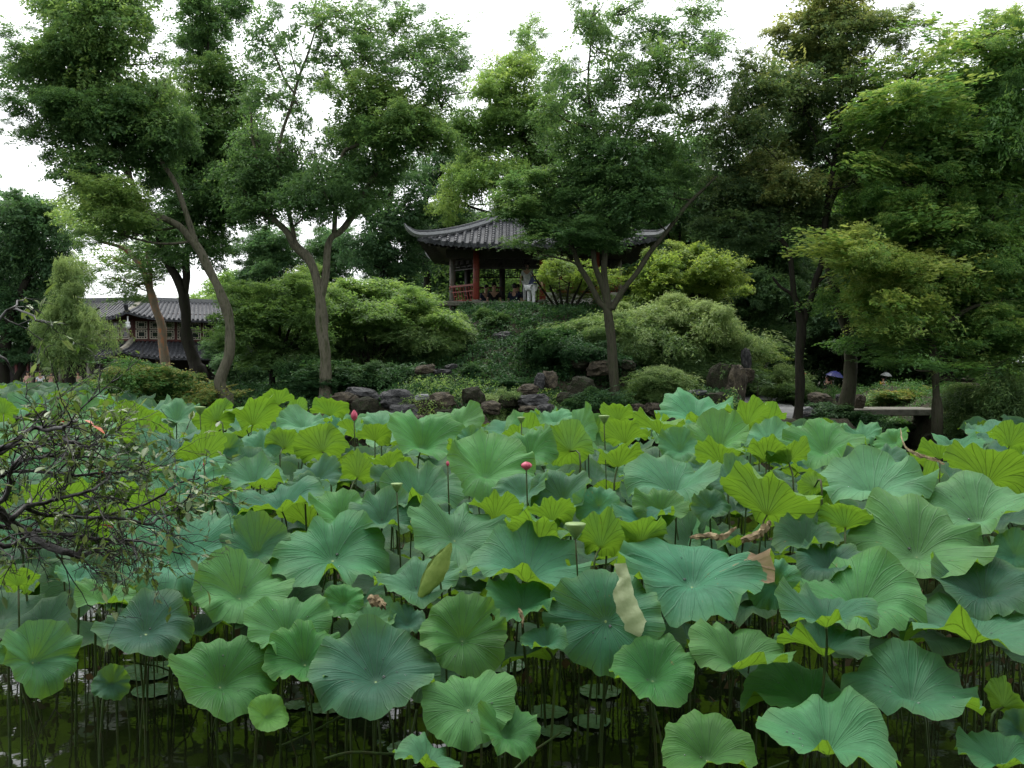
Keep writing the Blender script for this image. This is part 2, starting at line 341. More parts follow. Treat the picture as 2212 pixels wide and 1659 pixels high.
# ------------------------------------------------------------------ foliage engine
rs = np.random.RandomState(7)
def leaves_mesh(name, c, d, n, ln, wd, tint, mat, parent=None, org=(0, 0, 0), fold=.12):
    c = np.asarray(c, np.float32) - np.array(org, np.float32)
    d = d/np.linalg.norm(d, axis=1, keepdims=True).clip(1e-6)
    s = np.cross(n, d); s /= np.linalg.norm(s, axis=1, keepdims=True).clip(1e-6); nn = np.cross(d, s)
    k = len(c); ln = ln[:, None]; wd = wd[:, None]
    vt = np.empty((k, 4, 3), np.float32)
    vt[:, 0] = c - d*ln*.5; vt[:, 2] = c + d*ln*.5 - nn*ln*.08
    vt[:, 1] = c + s*wd*.5 + nn*wd*fold - d*ln*.06; vt[:, 3] = c - s*wd*.5 + nn*wd*fold - d*ln*.06
    me = bpy.data.meshes.new(name)
    me.vertices.add(4*k); me.vertices.foreach_set('co', vt.ravel())
    me.loops.add(4*k); me.loops.foreach_set('vertex_index', np.arange(4*k, dtype=np.int32))
    me.polygons.add(k); me.polygons.foreach_set('loop_start', np.arange(0, 4*k, 4, dtype=np.int32))
    at = me.attributes.new('tint', 'FLOAT', 'FACE'); at.data.foreach_set('value', np.clip(tint, 0, 1).astype(np.float32))
    me.materials.append(mat); me.update()
    o = link(name, me, parent)
    if parent: KIDS.setdefault(parent, []).append(o)
    return o
def nrand(*s): return rs.normal(size=s)
LEAFCOUNT = [0]
def sprays(P, out, nleaf, slen, sw, sth, lsz, tint0, droop=.25, jit=.45, tjit=.18):
    """leaf arrays for sprays at points P with outward directions out (k,3)"""
    k = len(P)
    ax = out + nrand(k, 3)*.45; ax[:, 2] = ax[:, 2]*.35 - droop*.5
    ax /= np.linalg.norm(ax, axis=1, keepdims=True)
    up = np.tile([0., 0, 1], (k, 1)) + nrand(k, 3)*.28
    sd = np.cross(ax, up); sd /= np.linalg.norm(sd, axis=1, keepdims=True); up = np.cross(sd, ax)
    t = rs.uniform(-.5, .5, (k, nleaf)); s = rs.uniform(-1, 1, (k, nleaf))*(1-(t+.3).clip(0)*.9)
    h = nrand(k, nleaf)*sth
    sc = rs.uniform(.75, 1.25, (k, 1))
    c = P[:, None] + ax[:, None]*(t*slen*sc)[..., None] + sd[:, None]*(s*sw*.5*sc)[..., None] + up[:, None]*(h - droop*slen*(t+.5)**2*.5)[..., None]
    dr = ax[:, None]*.8 + sd[:, None]*(np.sign(s)*.8)[..., None] + nrand(k, nleaf, 3)*.5; dr[..., 2] -= droop*.5
    nm = up[:, None] + nrand(k, nleaf, 3)*jit
    L_ = lsz[0]*rs.uniform(.65, 1.25, (k, nleaf)); W_ = lsz[1]*rs.uniform(.7, 1.2, (k, nleaf))
    ti = tint0[:, None] + nrand(k, 1)*tjit + nrand(k, nleaf)*.1
    return [x.reshape(-1, *x.shape[2:]) for x in (c, dr, nm, L_, W_, ti)]
def blob_points(cen, rad, n, center=None, freq=.55, thr=-.12, seed=0):
    """points in an ellipsoid, denser to the shell, carved by noise; returns points and outward directions"""
    u = nrand(n, 3); u /= np.linalg.norm(u, axis=1, keepdims=True)
    r = rs.uniform(.12, 1.0, n)**.55 * rs.uniform(.85, 1.18, n)
    P = np.array(cen) + u*r[:, None]*np.array(rad)
    keep = np.array([noise.noise(Vector((p[0]*freq+seed, p[1]*freq, p[2]*freq*1.6))) + .5*noise.noise(Vector((p[0]*2.1*freq, p[1]*2.1*freq+seed, p[2]*3.2*freq))) > thr for p in P])
    return P[keep], u[keep]
CLUMPS = {}
def make_clumps():
    st = rs.get_state(); rs.seed(99)
    for kind, (lsz, dr, jt) in dict(broad=((.115, .062), .25, .45), narrow=((.15, .030), .8, .8)).items():
        for lvl, ns in (('dense', 150), ('mid', 85), ('thin', 40)):
            for v in range(4 if lvl != 'thin' else 3):
                P, U = blob_points((0, 0, 0), (.92, .92, .68), ns*2, freq=1.1, seed=v*7+3, thr=-.12 if lvl != 'thin' else .02)
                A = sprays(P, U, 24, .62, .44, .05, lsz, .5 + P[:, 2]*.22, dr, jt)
                o = leaves_mesh('leaf_clump', *A, MATS['leaf_elm']); me = o.data; bpy.data.objects.remove(o)
                CLUMPS.setdefault((kind, lvl), []).append(me); LEAFCOUNT[0] += len(A[0])
    rs.set_state(st)
DENSE_LEAVES = ('leaf_bamboo', 'leaf_willow', 'leaf_ivy', 'leaf_vine', 'leaf_dark')
def add_clump(parent, org, cen, rX, rY, rZ, dn, tn, mat, kind='broad', sat=True):
    if sat:
        for i in range(5):
            u = nrand(3); u /= np.linalg.norm(u); f = rs.uniform(.30, .62)
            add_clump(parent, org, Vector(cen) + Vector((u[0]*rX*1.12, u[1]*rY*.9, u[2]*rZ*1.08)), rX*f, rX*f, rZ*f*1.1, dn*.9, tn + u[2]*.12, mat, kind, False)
    lvl = 'dense' if dn > 1.05 else 'mid' if dn > (.86 if sat else .80) else 'thin'
    if sat: rX, rY, rZ = rX*1.2, rY*1.2, rZ*1.22
    if mat in DENSE_LEAVES and dn > .75: lvl = 'dense'
    me = CLUMPS[(kind, lvl)][rs.randint(len(CLUMPS[(kind, lvl)]))]
    o = bpy.data.objects.new('leaf_clump', me); COL.objects.link(o); o.parent = parent
    KIDS.setdefault(parent, []).append(o)
    o.location = Vector(cen) - Vector(org); a = rs.uniform(0, 6.28)
    o.rotation_euler = (rs.uniform(-.25, .25), rs.uniform(-.25, .25), a)
    j = rs.uniform(.86, 1.04) if sat else 1.0; o.scale = (rX*j, rY*j, rZ*1.32*j)
    o.material_slots[0].link = 'OBJECT'; o.material_slots[0].material = MATS[mat]
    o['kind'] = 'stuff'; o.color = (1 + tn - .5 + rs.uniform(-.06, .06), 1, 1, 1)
def bark_path(pts, Y0):
    """pts: (px, py, radius_m[, dY]) -> world points + radii"""
    o = []
    for p in pts:
        y = Y0 + (p[3] if len(p) > 3 else 0); w_ = W(p[0], p[1], y); o.append((w_.x, w_.y, w_.z, p[2]))
    return smooth_path(o, 4)
def tree(name, label, Y, limbs, blobs, leaf, lsz, bark, cat='tree', group=None, dens=1.0, depth=None, nleaf=26, slen=.75, sw=.5, droop=.25, base=None, thr=-.12, jit=.45, twigs=4, rsc=1.0):
    seed = rs.randint(1000)
    b = limbs[0][0]; bw = W(b[0], b[1], Y + (b[3] if len(b) > 3 else 0))
    root = empty(name, bw, label, cat, group)
    tk = MB(bw); skel = []
    for i, lm in enumerate(limbs):
        pp = bark_path(lm, Y)
        if i == 0:
            q = pp[0]; pp = [np.array([q[0], q[1], q[2]-1.2, q[3]*1.5])] + [np.array([q[0], q[1], q[2]-.15, q[3]*1.35])] + [np.array([q[0], q[1], q[2]+.12, q[3]*1.2])] + pp[1:]
        rad = [p[3]*rsc for p in pp]; pts = [Vector(p[:3]) for p in pp]
        pts = [p + Vector((noise.noise(p*1.3), noise.noise(p*1.3+Vector((9,0,0))), 0))*.05 for p in pts]
        tk.tube(pts, rad, 9 if rad[0] > .07 else 6, lump=.35 if rad[0] > .07 else 0)
        skel += list(zip(pts, rad))
    C = []; CL = []
    skp = np.array([p[:] for p, r in skel]); skr = np.array([r for p, r in skel])
    for bl in blobs:
        cx, cy, rx, ry = bl[:4]; dn = bl[4] if len(bl) > 4 else 1.0; tn = bl[5] if len(bl) > 5 else .45; dY = bl[6] if len(bl) > 6 else rs.uniform(-1.2, 1.2)
        y = Y + dY; cen = W(cx, cy, y); rX, rZ = M2(rx, y), M2(ry, y); rY = depth or max(rX*.9, 1.0)
        area = rx*ry
        CL.append((cen, rX, rY, rZ, dn, tn))
        n = int(area*.015*dens*dn)
        if n < 3: continue
        P, U = blob_points(cen, (rX, rY, rZ), int(n*1.6), seed=seed, thr=thr + (1-dn)*.12)
        if len(P) < 2: continue
        hgt = (P[:, 2]-cen[2])/max(rZ, .1)
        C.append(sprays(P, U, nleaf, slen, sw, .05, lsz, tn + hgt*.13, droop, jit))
        # branch from the nearest limb point below the blob to its centre, then a few twigs
        dd = np.linalg.norm(skp - np.array(cen), axis=1) + (skp[:, 2] > cen[2]-.2)*1.5; j = int(dd.argmin())
        a = Vector(skp[j]); e = Vector(cen); L_ = (e-a).length
        if .3 < L_:
            mid = (a+e)/2 + Vector((rs.uniform(-.2, .2), rs.uniform(-.2, .2), -.08*L_))
            r0 = min(skr[j]*.75, .018 + .012*L_)*rsc
            ctrl = smooth_path([(*a, r0), (*mid, r0*.8), (*e, r0*.5)], 4)
            tk.tube([Vector(p[:3]) for p in ctrl], [p[3] for p in ctrl], 5)
        for q in range(int(twigs*(1 + rx/60))):
            pp = P[rs.randint(len(P))]; e2 = Vector(pp); s0 = e + (a-e)*rs.uniform(0, .4)
            md = (s0+e2)/2 + Vector((rs.uniform(-.15, .15), rs.uniform(-.15, .15), rs.uniform(-.15, .1)))
            ctrl = smooth_path([(*s0, .017), (*md, .012), (*e2, .005)], 3)
            tk.tube([Vector(p[:3]) for p in ctrl], [p[3]*rsc for p in ctrl], 4, cap=False)
    tk.build('trunk', MATS[bark], root, smooth=True)
    if C:
        A = [np.concatenate([c[i] for c in C]) for i in range(6)]; LEAFCOUNT[0] += len(A[0])
        cr = leaves_mesh('crown', A[0], A[1], A[2], A[3], A[4], A[5], MATS[leaf], root, bw)
        for q in CL: add_clump(cr, bw if False else (0, 0, 0), Vector(q[0]) - Vector(bw), *q[1:], leaf, 'narrow' if leaf in ('leaf_bamboo', 'leaf_willow') else 'broad')
    return root
# ------------------------------------------------------------------ the trees one can tell apart
make_clumps()
ELM = (.11, .058)
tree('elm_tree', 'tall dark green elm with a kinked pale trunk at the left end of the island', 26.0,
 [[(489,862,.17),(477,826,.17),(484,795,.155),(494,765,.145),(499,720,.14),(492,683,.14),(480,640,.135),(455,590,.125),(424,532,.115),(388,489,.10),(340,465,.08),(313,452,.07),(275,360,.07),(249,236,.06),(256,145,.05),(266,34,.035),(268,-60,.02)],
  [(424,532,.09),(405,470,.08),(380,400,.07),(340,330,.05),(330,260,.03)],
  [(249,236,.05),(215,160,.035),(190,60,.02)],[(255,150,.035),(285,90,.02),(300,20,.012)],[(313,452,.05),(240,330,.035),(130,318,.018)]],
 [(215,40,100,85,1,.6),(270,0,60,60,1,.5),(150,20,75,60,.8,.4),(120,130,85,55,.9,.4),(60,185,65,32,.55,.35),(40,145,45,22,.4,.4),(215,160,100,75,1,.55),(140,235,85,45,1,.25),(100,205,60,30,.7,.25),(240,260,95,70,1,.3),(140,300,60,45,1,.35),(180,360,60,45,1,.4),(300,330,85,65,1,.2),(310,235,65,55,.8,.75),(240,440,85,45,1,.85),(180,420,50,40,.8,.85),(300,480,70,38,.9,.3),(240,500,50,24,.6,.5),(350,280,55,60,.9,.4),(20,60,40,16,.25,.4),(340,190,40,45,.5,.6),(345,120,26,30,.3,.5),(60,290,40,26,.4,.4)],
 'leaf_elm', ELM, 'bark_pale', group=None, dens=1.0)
tree('elm_tree', 'dark trunked elm between the orange barked tree and the kinked trunk', 31.0,
 [[(425,800,.22),(408,745,.19),(400,690,.18),(397,640,.17),(380,600,.15),(360,560,.13),(345,500,.10),(400,380,.08),(440,200,.06),(452,60,.03),(455,-40,.02)],
  [(397,640,.13),(402,600,.13),(404,540,.11),(430,440,.08),(470,300,.05),(500,200,.02)], [(448,110,.03),(425,60,.02),(398,15,.012)]],
 [(445,30,68,52,1,.3),(440,88,48,34,1,.2),(405,190,60,55,.8,.75),(470,170,62,55,.9,.5),(520,240,62,60,.8,.5),(430,260,80,60,1,.55),(400,350,80,60,1,.3),(480,340,75,65,1,.25),(430,430,80,55,1,.2),(380,500,80,45,.9,.3),(350,560,65,28,.6,.3),(500,430,60,60,.9,.25),(440,530,60,45,.8,.2),(540,170,40,40,.4,.5),(550,330,50,50,.6,.4),(490,10,40,40,.8,.3)],
 'leaf_elm', ELM, 'bark_dark', dens=.95)
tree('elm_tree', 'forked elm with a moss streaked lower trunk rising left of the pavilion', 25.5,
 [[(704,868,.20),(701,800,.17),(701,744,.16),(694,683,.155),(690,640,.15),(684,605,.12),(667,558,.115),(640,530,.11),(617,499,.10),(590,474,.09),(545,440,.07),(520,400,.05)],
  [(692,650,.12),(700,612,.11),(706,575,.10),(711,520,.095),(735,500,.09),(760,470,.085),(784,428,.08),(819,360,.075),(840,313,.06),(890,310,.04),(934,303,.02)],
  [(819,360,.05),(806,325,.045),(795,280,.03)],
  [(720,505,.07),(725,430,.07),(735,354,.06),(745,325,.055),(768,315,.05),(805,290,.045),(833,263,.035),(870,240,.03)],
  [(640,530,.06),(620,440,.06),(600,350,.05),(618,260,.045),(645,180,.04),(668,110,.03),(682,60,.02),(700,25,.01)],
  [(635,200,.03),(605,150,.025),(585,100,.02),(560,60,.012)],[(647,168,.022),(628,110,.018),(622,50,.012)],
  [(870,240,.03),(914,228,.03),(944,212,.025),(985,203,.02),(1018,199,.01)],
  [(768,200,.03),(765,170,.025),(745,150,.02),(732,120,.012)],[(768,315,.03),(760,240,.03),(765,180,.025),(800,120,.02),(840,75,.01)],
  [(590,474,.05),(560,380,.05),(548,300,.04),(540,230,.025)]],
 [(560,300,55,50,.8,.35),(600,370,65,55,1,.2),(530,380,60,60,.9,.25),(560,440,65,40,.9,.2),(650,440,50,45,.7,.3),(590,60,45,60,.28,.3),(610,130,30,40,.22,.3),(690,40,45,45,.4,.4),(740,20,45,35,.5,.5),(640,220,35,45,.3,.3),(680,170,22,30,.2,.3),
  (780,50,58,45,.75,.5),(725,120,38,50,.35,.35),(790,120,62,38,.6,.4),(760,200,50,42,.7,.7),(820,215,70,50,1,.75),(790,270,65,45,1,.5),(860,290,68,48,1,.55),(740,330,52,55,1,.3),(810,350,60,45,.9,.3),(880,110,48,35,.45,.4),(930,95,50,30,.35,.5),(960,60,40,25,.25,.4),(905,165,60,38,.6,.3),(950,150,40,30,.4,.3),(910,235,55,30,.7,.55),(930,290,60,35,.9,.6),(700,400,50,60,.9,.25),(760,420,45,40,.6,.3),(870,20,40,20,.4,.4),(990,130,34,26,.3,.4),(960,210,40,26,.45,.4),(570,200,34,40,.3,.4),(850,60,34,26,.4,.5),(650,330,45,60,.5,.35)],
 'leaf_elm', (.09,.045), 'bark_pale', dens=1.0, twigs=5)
tree('elm_tree', 'slim pale elm trunk forking into many dark limbs in front of the pavilion', 26.0,
 [[(1331,880,.155),(1326,820,.14),(1322,744,.125),(1317,690,.13),(1310,665,.11),(1298,655,.09),(1286,635,.08),(1268,605,.075),(1247,560,.065),(1225,520,.05),(1190,495,.03)],
  [(1316,672,.10),(1306,629,.09),(1290,590,.085),(1283,560,.08),(1275,500,.06),(1240,440,.04),(1200,400,.025)],
  [(1318,672,.10),(1312,630,.09),(1305,599,.085),(1305,542,.08),(1307,474,.07),(1305,390,.06),(1290,300,.05),(1270,200,.035),(1275,100,.022),(1285,20,.01)],
  [(1322,668,.10),(1334,646,.085),(1352,620,.08),(1376,590,.075),(1406,542,.07),(1440,501,.06),(1477,454,.055),(1515,412,.045),(1550,380,.02)],
  [(1305,400,.05),(1340,330,.045),(1365,270,.04),(1410,215,.035),(1440,150,.025),(1445,80,.012)],
  [(1306,500,.05),(1345,420,.045),(1400,350,.03),(1440,300,.02)],[(1298,655,.05),(1283,630,.05),(1262,585,.045),(1235,565,.03),(1160,548,.012)]],
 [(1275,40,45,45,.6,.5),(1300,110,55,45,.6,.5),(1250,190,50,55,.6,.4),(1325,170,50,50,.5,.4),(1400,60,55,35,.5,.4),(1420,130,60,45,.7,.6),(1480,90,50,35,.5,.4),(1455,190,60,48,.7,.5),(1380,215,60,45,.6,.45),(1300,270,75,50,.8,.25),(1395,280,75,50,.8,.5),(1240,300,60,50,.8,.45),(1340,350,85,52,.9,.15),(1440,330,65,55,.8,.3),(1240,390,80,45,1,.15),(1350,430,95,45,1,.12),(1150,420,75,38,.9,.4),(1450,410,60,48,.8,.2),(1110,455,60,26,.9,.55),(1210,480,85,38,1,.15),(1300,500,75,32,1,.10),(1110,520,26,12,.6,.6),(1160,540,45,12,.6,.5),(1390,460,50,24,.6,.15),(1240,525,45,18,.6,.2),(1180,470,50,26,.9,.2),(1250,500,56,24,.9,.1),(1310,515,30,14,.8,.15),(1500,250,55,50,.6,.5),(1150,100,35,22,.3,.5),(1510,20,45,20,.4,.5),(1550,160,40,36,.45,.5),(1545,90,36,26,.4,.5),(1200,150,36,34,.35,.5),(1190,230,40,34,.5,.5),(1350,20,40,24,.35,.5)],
 'leaf_elm', (.085,.042), 'bark_mid', dens=.95, twigs=5)
tree('elm_tree', 'slender dark elm standing close behind the hilltop pavilion', 42.0,
 [[(1215,640,.24),(1200,520,.20),(1185,440,.19),(1167,381,.17),(1143,320,.13),(1119,253,.09),(1110,180,.05)],[(1190,440,.13),(1193,357,.12),(1180,310,.10),(1150,270,.06),(1120,240,.03)],[(1167,381,.08),(1110,330,.05),(1060,305,.03)],[(1180,310,.07),(1210,240,.05),(1220,180,.03)]],
 [(1085,135,50,30,.7,.7),(1040,190,48,40,.6,.5),(1100,190,75,48,1,.6),(1150,240,70,48,.9,.35),(1060,270,75,45,1,.35),(1190,230,50,45,.6,.3),(1010,300,55,45,.8,.4),(1110,320,85,52,1,.3),(1190,350,60,52,1,.25),(1060,380,70,50,.9,.5),(1150,120,30,28,.3,.4),(1140,60,30,26,.35,.5),(1010,390,45,50,.5,.7),(970,430,40,45,.5,.85)],
 'leaf_elm_light', (.13,.065), 'bark_dark', dens=.7, slen=1.1, sw=.8, rsc=1.1)
tree('hackberry_tree', 'dark multi limbed tree with browning upper leaves beside the gravel path', 26.5,
 [[(1724,918,.155),(1727,860,.14),(1728,779,.135),(1731,711,.13),(1728,680,.11),(1722,655,.09),(1713,630,.08),(1707,559,.075),(1695,530,.065),(1682,505,.06),(1684,460,.055),(1690,430,.05),(1700,380,.03)],
  [(1731,705,.11),(1741,677,.10),(1751,655,.09),(1760,612,.085),(1772,570,.08),(1780,530,.08),(1782,474,.08),(1790,420,.075),(1797,380,.07),(1808,330,.065),(1815,287,.06),(1822,240,.055),(1812,180,.045),(1806,130,.04),(1795,95,.03),(1780,20,.015)],
  [(1695,530,.06),(1667,508,.05),(1645,488,.045),(1616,474,.035),(1570,470,.02)],[(1722,650,.06),(1704,632,.05),(1685,620,.045),(1668,598,.03)],
  [(1757,640,.05),(1768,610,.045),(1790,590,.04),(1812,575,.035),(1820,550,.025)],[(1815,287,.045),(1840,220,.04),(1865,150,.03),(1900,100,.02)],[(1800,360,.04),(1770,320,.04),(1760,290,.03),(1735,240,.02)]],
 [(1790,25,75,42,1,.75),(1745,80,75,48,1,.7),(1840,70,60,48,.8,.65),(1890,60,45,34,.55,.5),(1930,40,40,20,.3,.5),(1780,130,70,45,.9,.6),(1700,170,70,50,.8,.5),(1870,125,60,38,.6,.6),(1650,215,60,48,.75,.45),(1740,230,80,52,.9,.35),(1620,290,60,52,.8,.4),(1700,310,80,52,1,.35),(1785,320,55,45,.7,.2),(1640,370,80,52,1,.55),(1590,430,75,45,1,.25),(1710,400,70,42,.9,.75),(1560,350,60,52,.8,.25),(1660,450,85,38,1,.3),(1590,500,80,35,.9,.1),(1740,470,60,35,.8,.2),(1830,190,45,45,.6,.5),(1960,75,35,20,.3,.45),(1540,450,50,45,.7,.15),(1855,390,40,30,.5,.5),(1600,200,36,40,.45,.4),(1620,140,30,28,.35,.5),(1570,260,40,36,.5,.4)],
 'leaf_brown', ELM, 'bark_dark', dens=.95)
tree('maple_tree', 'leaning smooth trunk with yellow green foliage behind the dark forked tree', 27.5,
 [[(1817,935,.23),(1828,870,.21),(1839,813,.185),(1836,760,.17),(1832,725,.155),(1820,680,.15),(1809,643,.145),(1798,600,.14),(1792,576,.13),(1780,530,.12),(1785,470,.10),(1810,400,.08),(1850,320,.05),(1880,240,.03)],
  [(1792,576,.08),(1830,520,.07),(1880,470,.05),(1930,440,.03)]],
 [(1870,240,65,45,.9,.65),(1830,290,50,50,.8,.45),(1900,310,70,52,1,.5),(1850,380,65,48,1,.35),(1920,400,65,50,1,.45),(1860,460,65,45,1,.35),(1830,560,50,40,.6,.6),(1870,640,55,45,.6,.45),(1830,520,60,38,.8,.65),(1930,490,60,45,1,.3),(1870,740,45,30,.5,.2),(1800,640,26,34,.35,.4)],
 'leaf_bright', (.09,.05), 'bark_mid', dens=.9)
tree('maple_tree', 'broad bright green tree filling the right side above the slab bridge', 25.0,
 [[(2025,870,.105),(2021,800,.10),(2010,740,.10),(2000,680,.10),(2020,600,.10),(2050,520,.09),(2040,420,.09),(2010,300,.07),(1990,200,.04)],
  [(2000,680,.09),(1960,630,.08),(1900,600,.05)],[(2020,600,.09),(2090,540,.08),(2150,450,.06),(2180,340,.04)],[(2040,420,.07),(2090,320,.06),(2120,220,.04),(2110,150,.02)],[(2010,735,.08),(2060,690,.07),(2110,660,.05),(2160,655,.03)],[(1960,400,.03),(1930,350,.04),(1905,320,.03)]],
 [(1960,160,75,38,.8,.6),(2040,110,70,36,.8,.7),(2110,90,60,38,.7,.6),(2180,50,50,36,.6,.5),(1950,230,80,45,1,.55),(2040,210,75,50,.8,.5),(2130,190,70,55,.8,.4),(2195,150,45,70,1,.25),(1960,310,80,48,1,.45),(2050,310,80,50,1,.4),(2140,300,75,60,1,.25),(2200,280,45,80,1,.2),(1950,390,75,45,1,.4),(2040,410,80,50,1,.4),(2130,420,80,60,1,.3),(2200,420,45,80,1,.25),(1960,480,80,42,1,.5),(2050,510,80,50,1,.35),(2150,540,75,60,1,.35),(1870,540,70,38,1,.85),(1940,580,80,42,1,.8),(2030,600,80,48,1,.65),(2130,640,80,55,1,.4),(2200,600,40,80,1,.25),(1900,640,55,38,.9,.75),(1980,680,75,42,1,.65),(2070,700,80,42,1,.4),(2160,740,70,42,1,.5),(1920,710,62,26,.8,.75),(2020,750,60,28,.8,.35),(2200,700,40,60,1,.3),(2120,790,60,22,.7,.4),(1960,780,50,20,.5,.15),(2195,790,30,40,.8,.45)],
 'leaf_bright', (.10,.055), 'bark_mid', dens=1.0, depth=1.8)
tree('locust_tree', 'orange blotched trunk with feathery leaves in front of the distant hall', 32.0,
 [[(359,800,.17),(354,760,.16),(349,712,.15),(341,680,.14),(330,640,.13),(318,603,.12),(300,570,.10),(275,540,.08),(250,530,.06),(215,522,.04)],[(330,640,.08),(325,590,.07),(318,540,.05),(330,500,.03)]],
 [(250,560,55,26,.6,.6),(200,500,45,30,.6,.6),(290,610,50,22,.5,.4),(240,600,45,20,.4,.35),(330,540,50,40,.8,.4),(170,470,50,40,.6,.7),(280,640,38,16,.35,.4)],
 'leaf_elm_light', (.10,.05), 'bark_orange', dens=.9)
tree('willow_tree', 'drooping pale green willow in front of the left wing of the hall', 44.0,
 [[(150,862,.30),(152,820,.25),(154,770,.16),(158,700,.13),(163,640,.10),(168,590,.06)],[(152,800,.14),(135,740,.10),(118,700,.06)],[(158,740,.09),(185,690,.07),(215,665,.04)]],
 [(158,590,28,38,.9,.7),(145,640,36,34,.9,.6),(165,680,42,28,.9,.65),(200,690,20,24,.5,.85),(130,700,45,38,1,.45),(150,740,40,30,.8,.45),(120,760,38,34,.8,.4),(180,745,26,34,.5,.6),(240,715,10,40,.35,.7)],
 'leaf_willow', (.22,.035), 'bark_dark', dens=1.5, droop=1.6, nleaf=22, slen=1.8, sw=.35, jit=.9, thr=-.3)
tree('camphor_tree', 'dark rounded tree at the left edge behind the willow', 50.0,
 [[(8,868,.30),(8,800,.30),(20,700,.25),(60,600,.18)],[(32,870,.20),(38,820,.18),(55,780,.14),(75,740,.10)]],
 [(50,470,75,52,1,.4),(100,480,55,45,.9,.5),(20,540,70,55,1,.3),(95,560,60,55,1,.3),(30,640,70,55,1,.25),(100,650,55,55,1,.3),(60,720,80,50,1,.25),(125,770,36,22,.8,.15),(10,765,30,22,.7,.1),(60,770,34,14,.6,.2),(150,520,25,35,.5,.5)],
 'leaf_camphor', (.17,.10), 'bark_dark', dens=.75, slen=1.4, sw=1.0, group=None)
tree('camphor_tree', 'bluish green dense tree standing between the forked elm and the pavilion', 43.0,
 [[(832,690,.26),(832,600,.24),(833,540,.22),(836,480,.18),(845,420,.12),(850,360,.06)],[(833,530,.10),(800,480,.08),(780,440,.05)],[(835,480,.10),(880,430,.07),(900,400,.04)]],
 [(850,370,60,40,.8,.4),(880,420,55,40,.8,.4),(800,430,55,42,.8,.35),(845,470,75,42,1,.35),(790,510,55,42,.8,.3),(900,500,45,40,.7,.35),(840,540,70,42,1,.25),(890,560,50,38,.8,.2),(780,560,40,38,.6,.25),(850,595,55,26,.8,.2)],
 'leaf_camphor', (.16,.10), 'bark_dark', dens=.75, slen=1.3, sw=1.0, thr=0)
tree('camphor_tree', 'loose dark tree half hidden behind the left eave of the pavilion', 46.0,
 [[(925,660,.20),(920,560,.18),(905,500,.15),(920,430,.12),(960,370,.08)],[(920,430,.07),(900,380,.05)]],
 [(970,350,60,42,.9,.4),(1000,380,50,42,.8,.3),(930,330,45,32,.6,.4),(945,410,45,28,.5,.35),(990,430,40,30,.5,.55),(905,370,38,30,.5,.3),(1020,330,45,40,.8,.35)],
 'leaf_camphor', (.17,.10), 'bark_dark', dens=.7, slen=1.3, sw=.9, thr=0)
# small trees and shrubs on the hill
def stems(px, py, rad, spread, n, h, Y):
    o = []
    for i in range(n):
        a = (i/(max(n-1, 1))-.5)*2
        o.append([(px+a*3, py, rad), (px+a*spread*.45, py-h*.45, rad*.75, rs.uniform(-.3,.3)), (px+a*spread, py-h, rad*.3, rs.uniform(-.6,.6))])
    return o
tree('maple_shrub', 'small many stemmed lime green maple in front of the pavilion railing', 33.0,
 stems(1220,692,.06,75,6,105,33),
 [(1182,590,26,12,.5,.6),(1215,580,36,16,.6,.5),(1265,590,38,18,.6,.5),(1205,612,38,14,.55,.45),(1270,622,36,14,.55,.4),(1312,600,28,20,.5,.5),(1300,640,24,14,.45,.4),(1225,640,24,10,.4,.4),(1215,562,32,10,.5,.6)],
 'leaf_lime', (.10,.055), 'bark_dark', 'shrub', dens=1.1, slen=.5, sw=.4, twigs=1)
tree('maple_shrub', 'spreading yellow green maple on the right shoulder of the hill', 34.0,
 stems(1478,700,.07,95,7,120,34),
 [(1480,555,60,24,.9,.6),(1540,575,50,28,.9,.65),(1420,575,48,28,.9,.45),(1500,600,65,26,1,.55),(1575,605,34,24,.8,.7),(1430,615,50,26,1,.45),(1550,630,48,22,.9,.6),(1490,640,60,20,.9,.45),(1395,600,38,30,.8,.5),(1590,560,20,18,.5,.7),(1380,640,36,22,.8,.45)],
 'leaf_lime', (.11,.06), 'bark_dark', 'shrub', dens=1.1, slen=.5, sw=.4, twigs=1)
tree('maple_shrub', 'mid green mounded maple on the slope left of the pavilion platform', 31.0,
 stems(800,800,.06,110,6,150,31),
 [(780,640,60,28,1,.5),(840,625,60,24,1,.55),(730,665,50,28,1,.35),(810,675,70,28,1,.45),(880,660,50,28,1,.4),(770,715,70,30,1,.3),(860,705,62,26,1,.35),(920,700,50,24,1,.5),(960,690,40,20,.9,.55),(700,710,42,30,.9,.25),(900,640,38,20,.7,.35)],
 'leaf_elm_light', (.09,.05), 'bark_dark', 'shrub', dens=1.5, slen=.55, sw=.45, twigs=1)
tree('maple_shrub', 'dark green layered shrub tree between the kinked trunk and the forked elm', 29.0,
 stems(592,812,.07,90,6,160,29),
 [(560,640,58,28,1,.35),(620,625,55,28,1,.45),(520,680,50,30,1,.3),(590,680,70,32,1,.3),(655,670,45,32,1,.35),(540,730,58,28,1,.2),(620,735,62,30,1,.2),(670,730,38,30,.9,.2),(575,770,58,22,.9,.15),(520,640,35,24,.7,.4),(650,600,45,26,.8,.5),(500,720,24,24,.6,.35)],
 'leaf_elm_light', (.10,.055), 'bark_dark', 'shrub', dens=1.5, slen=.6, sw=.5, twigs=1)
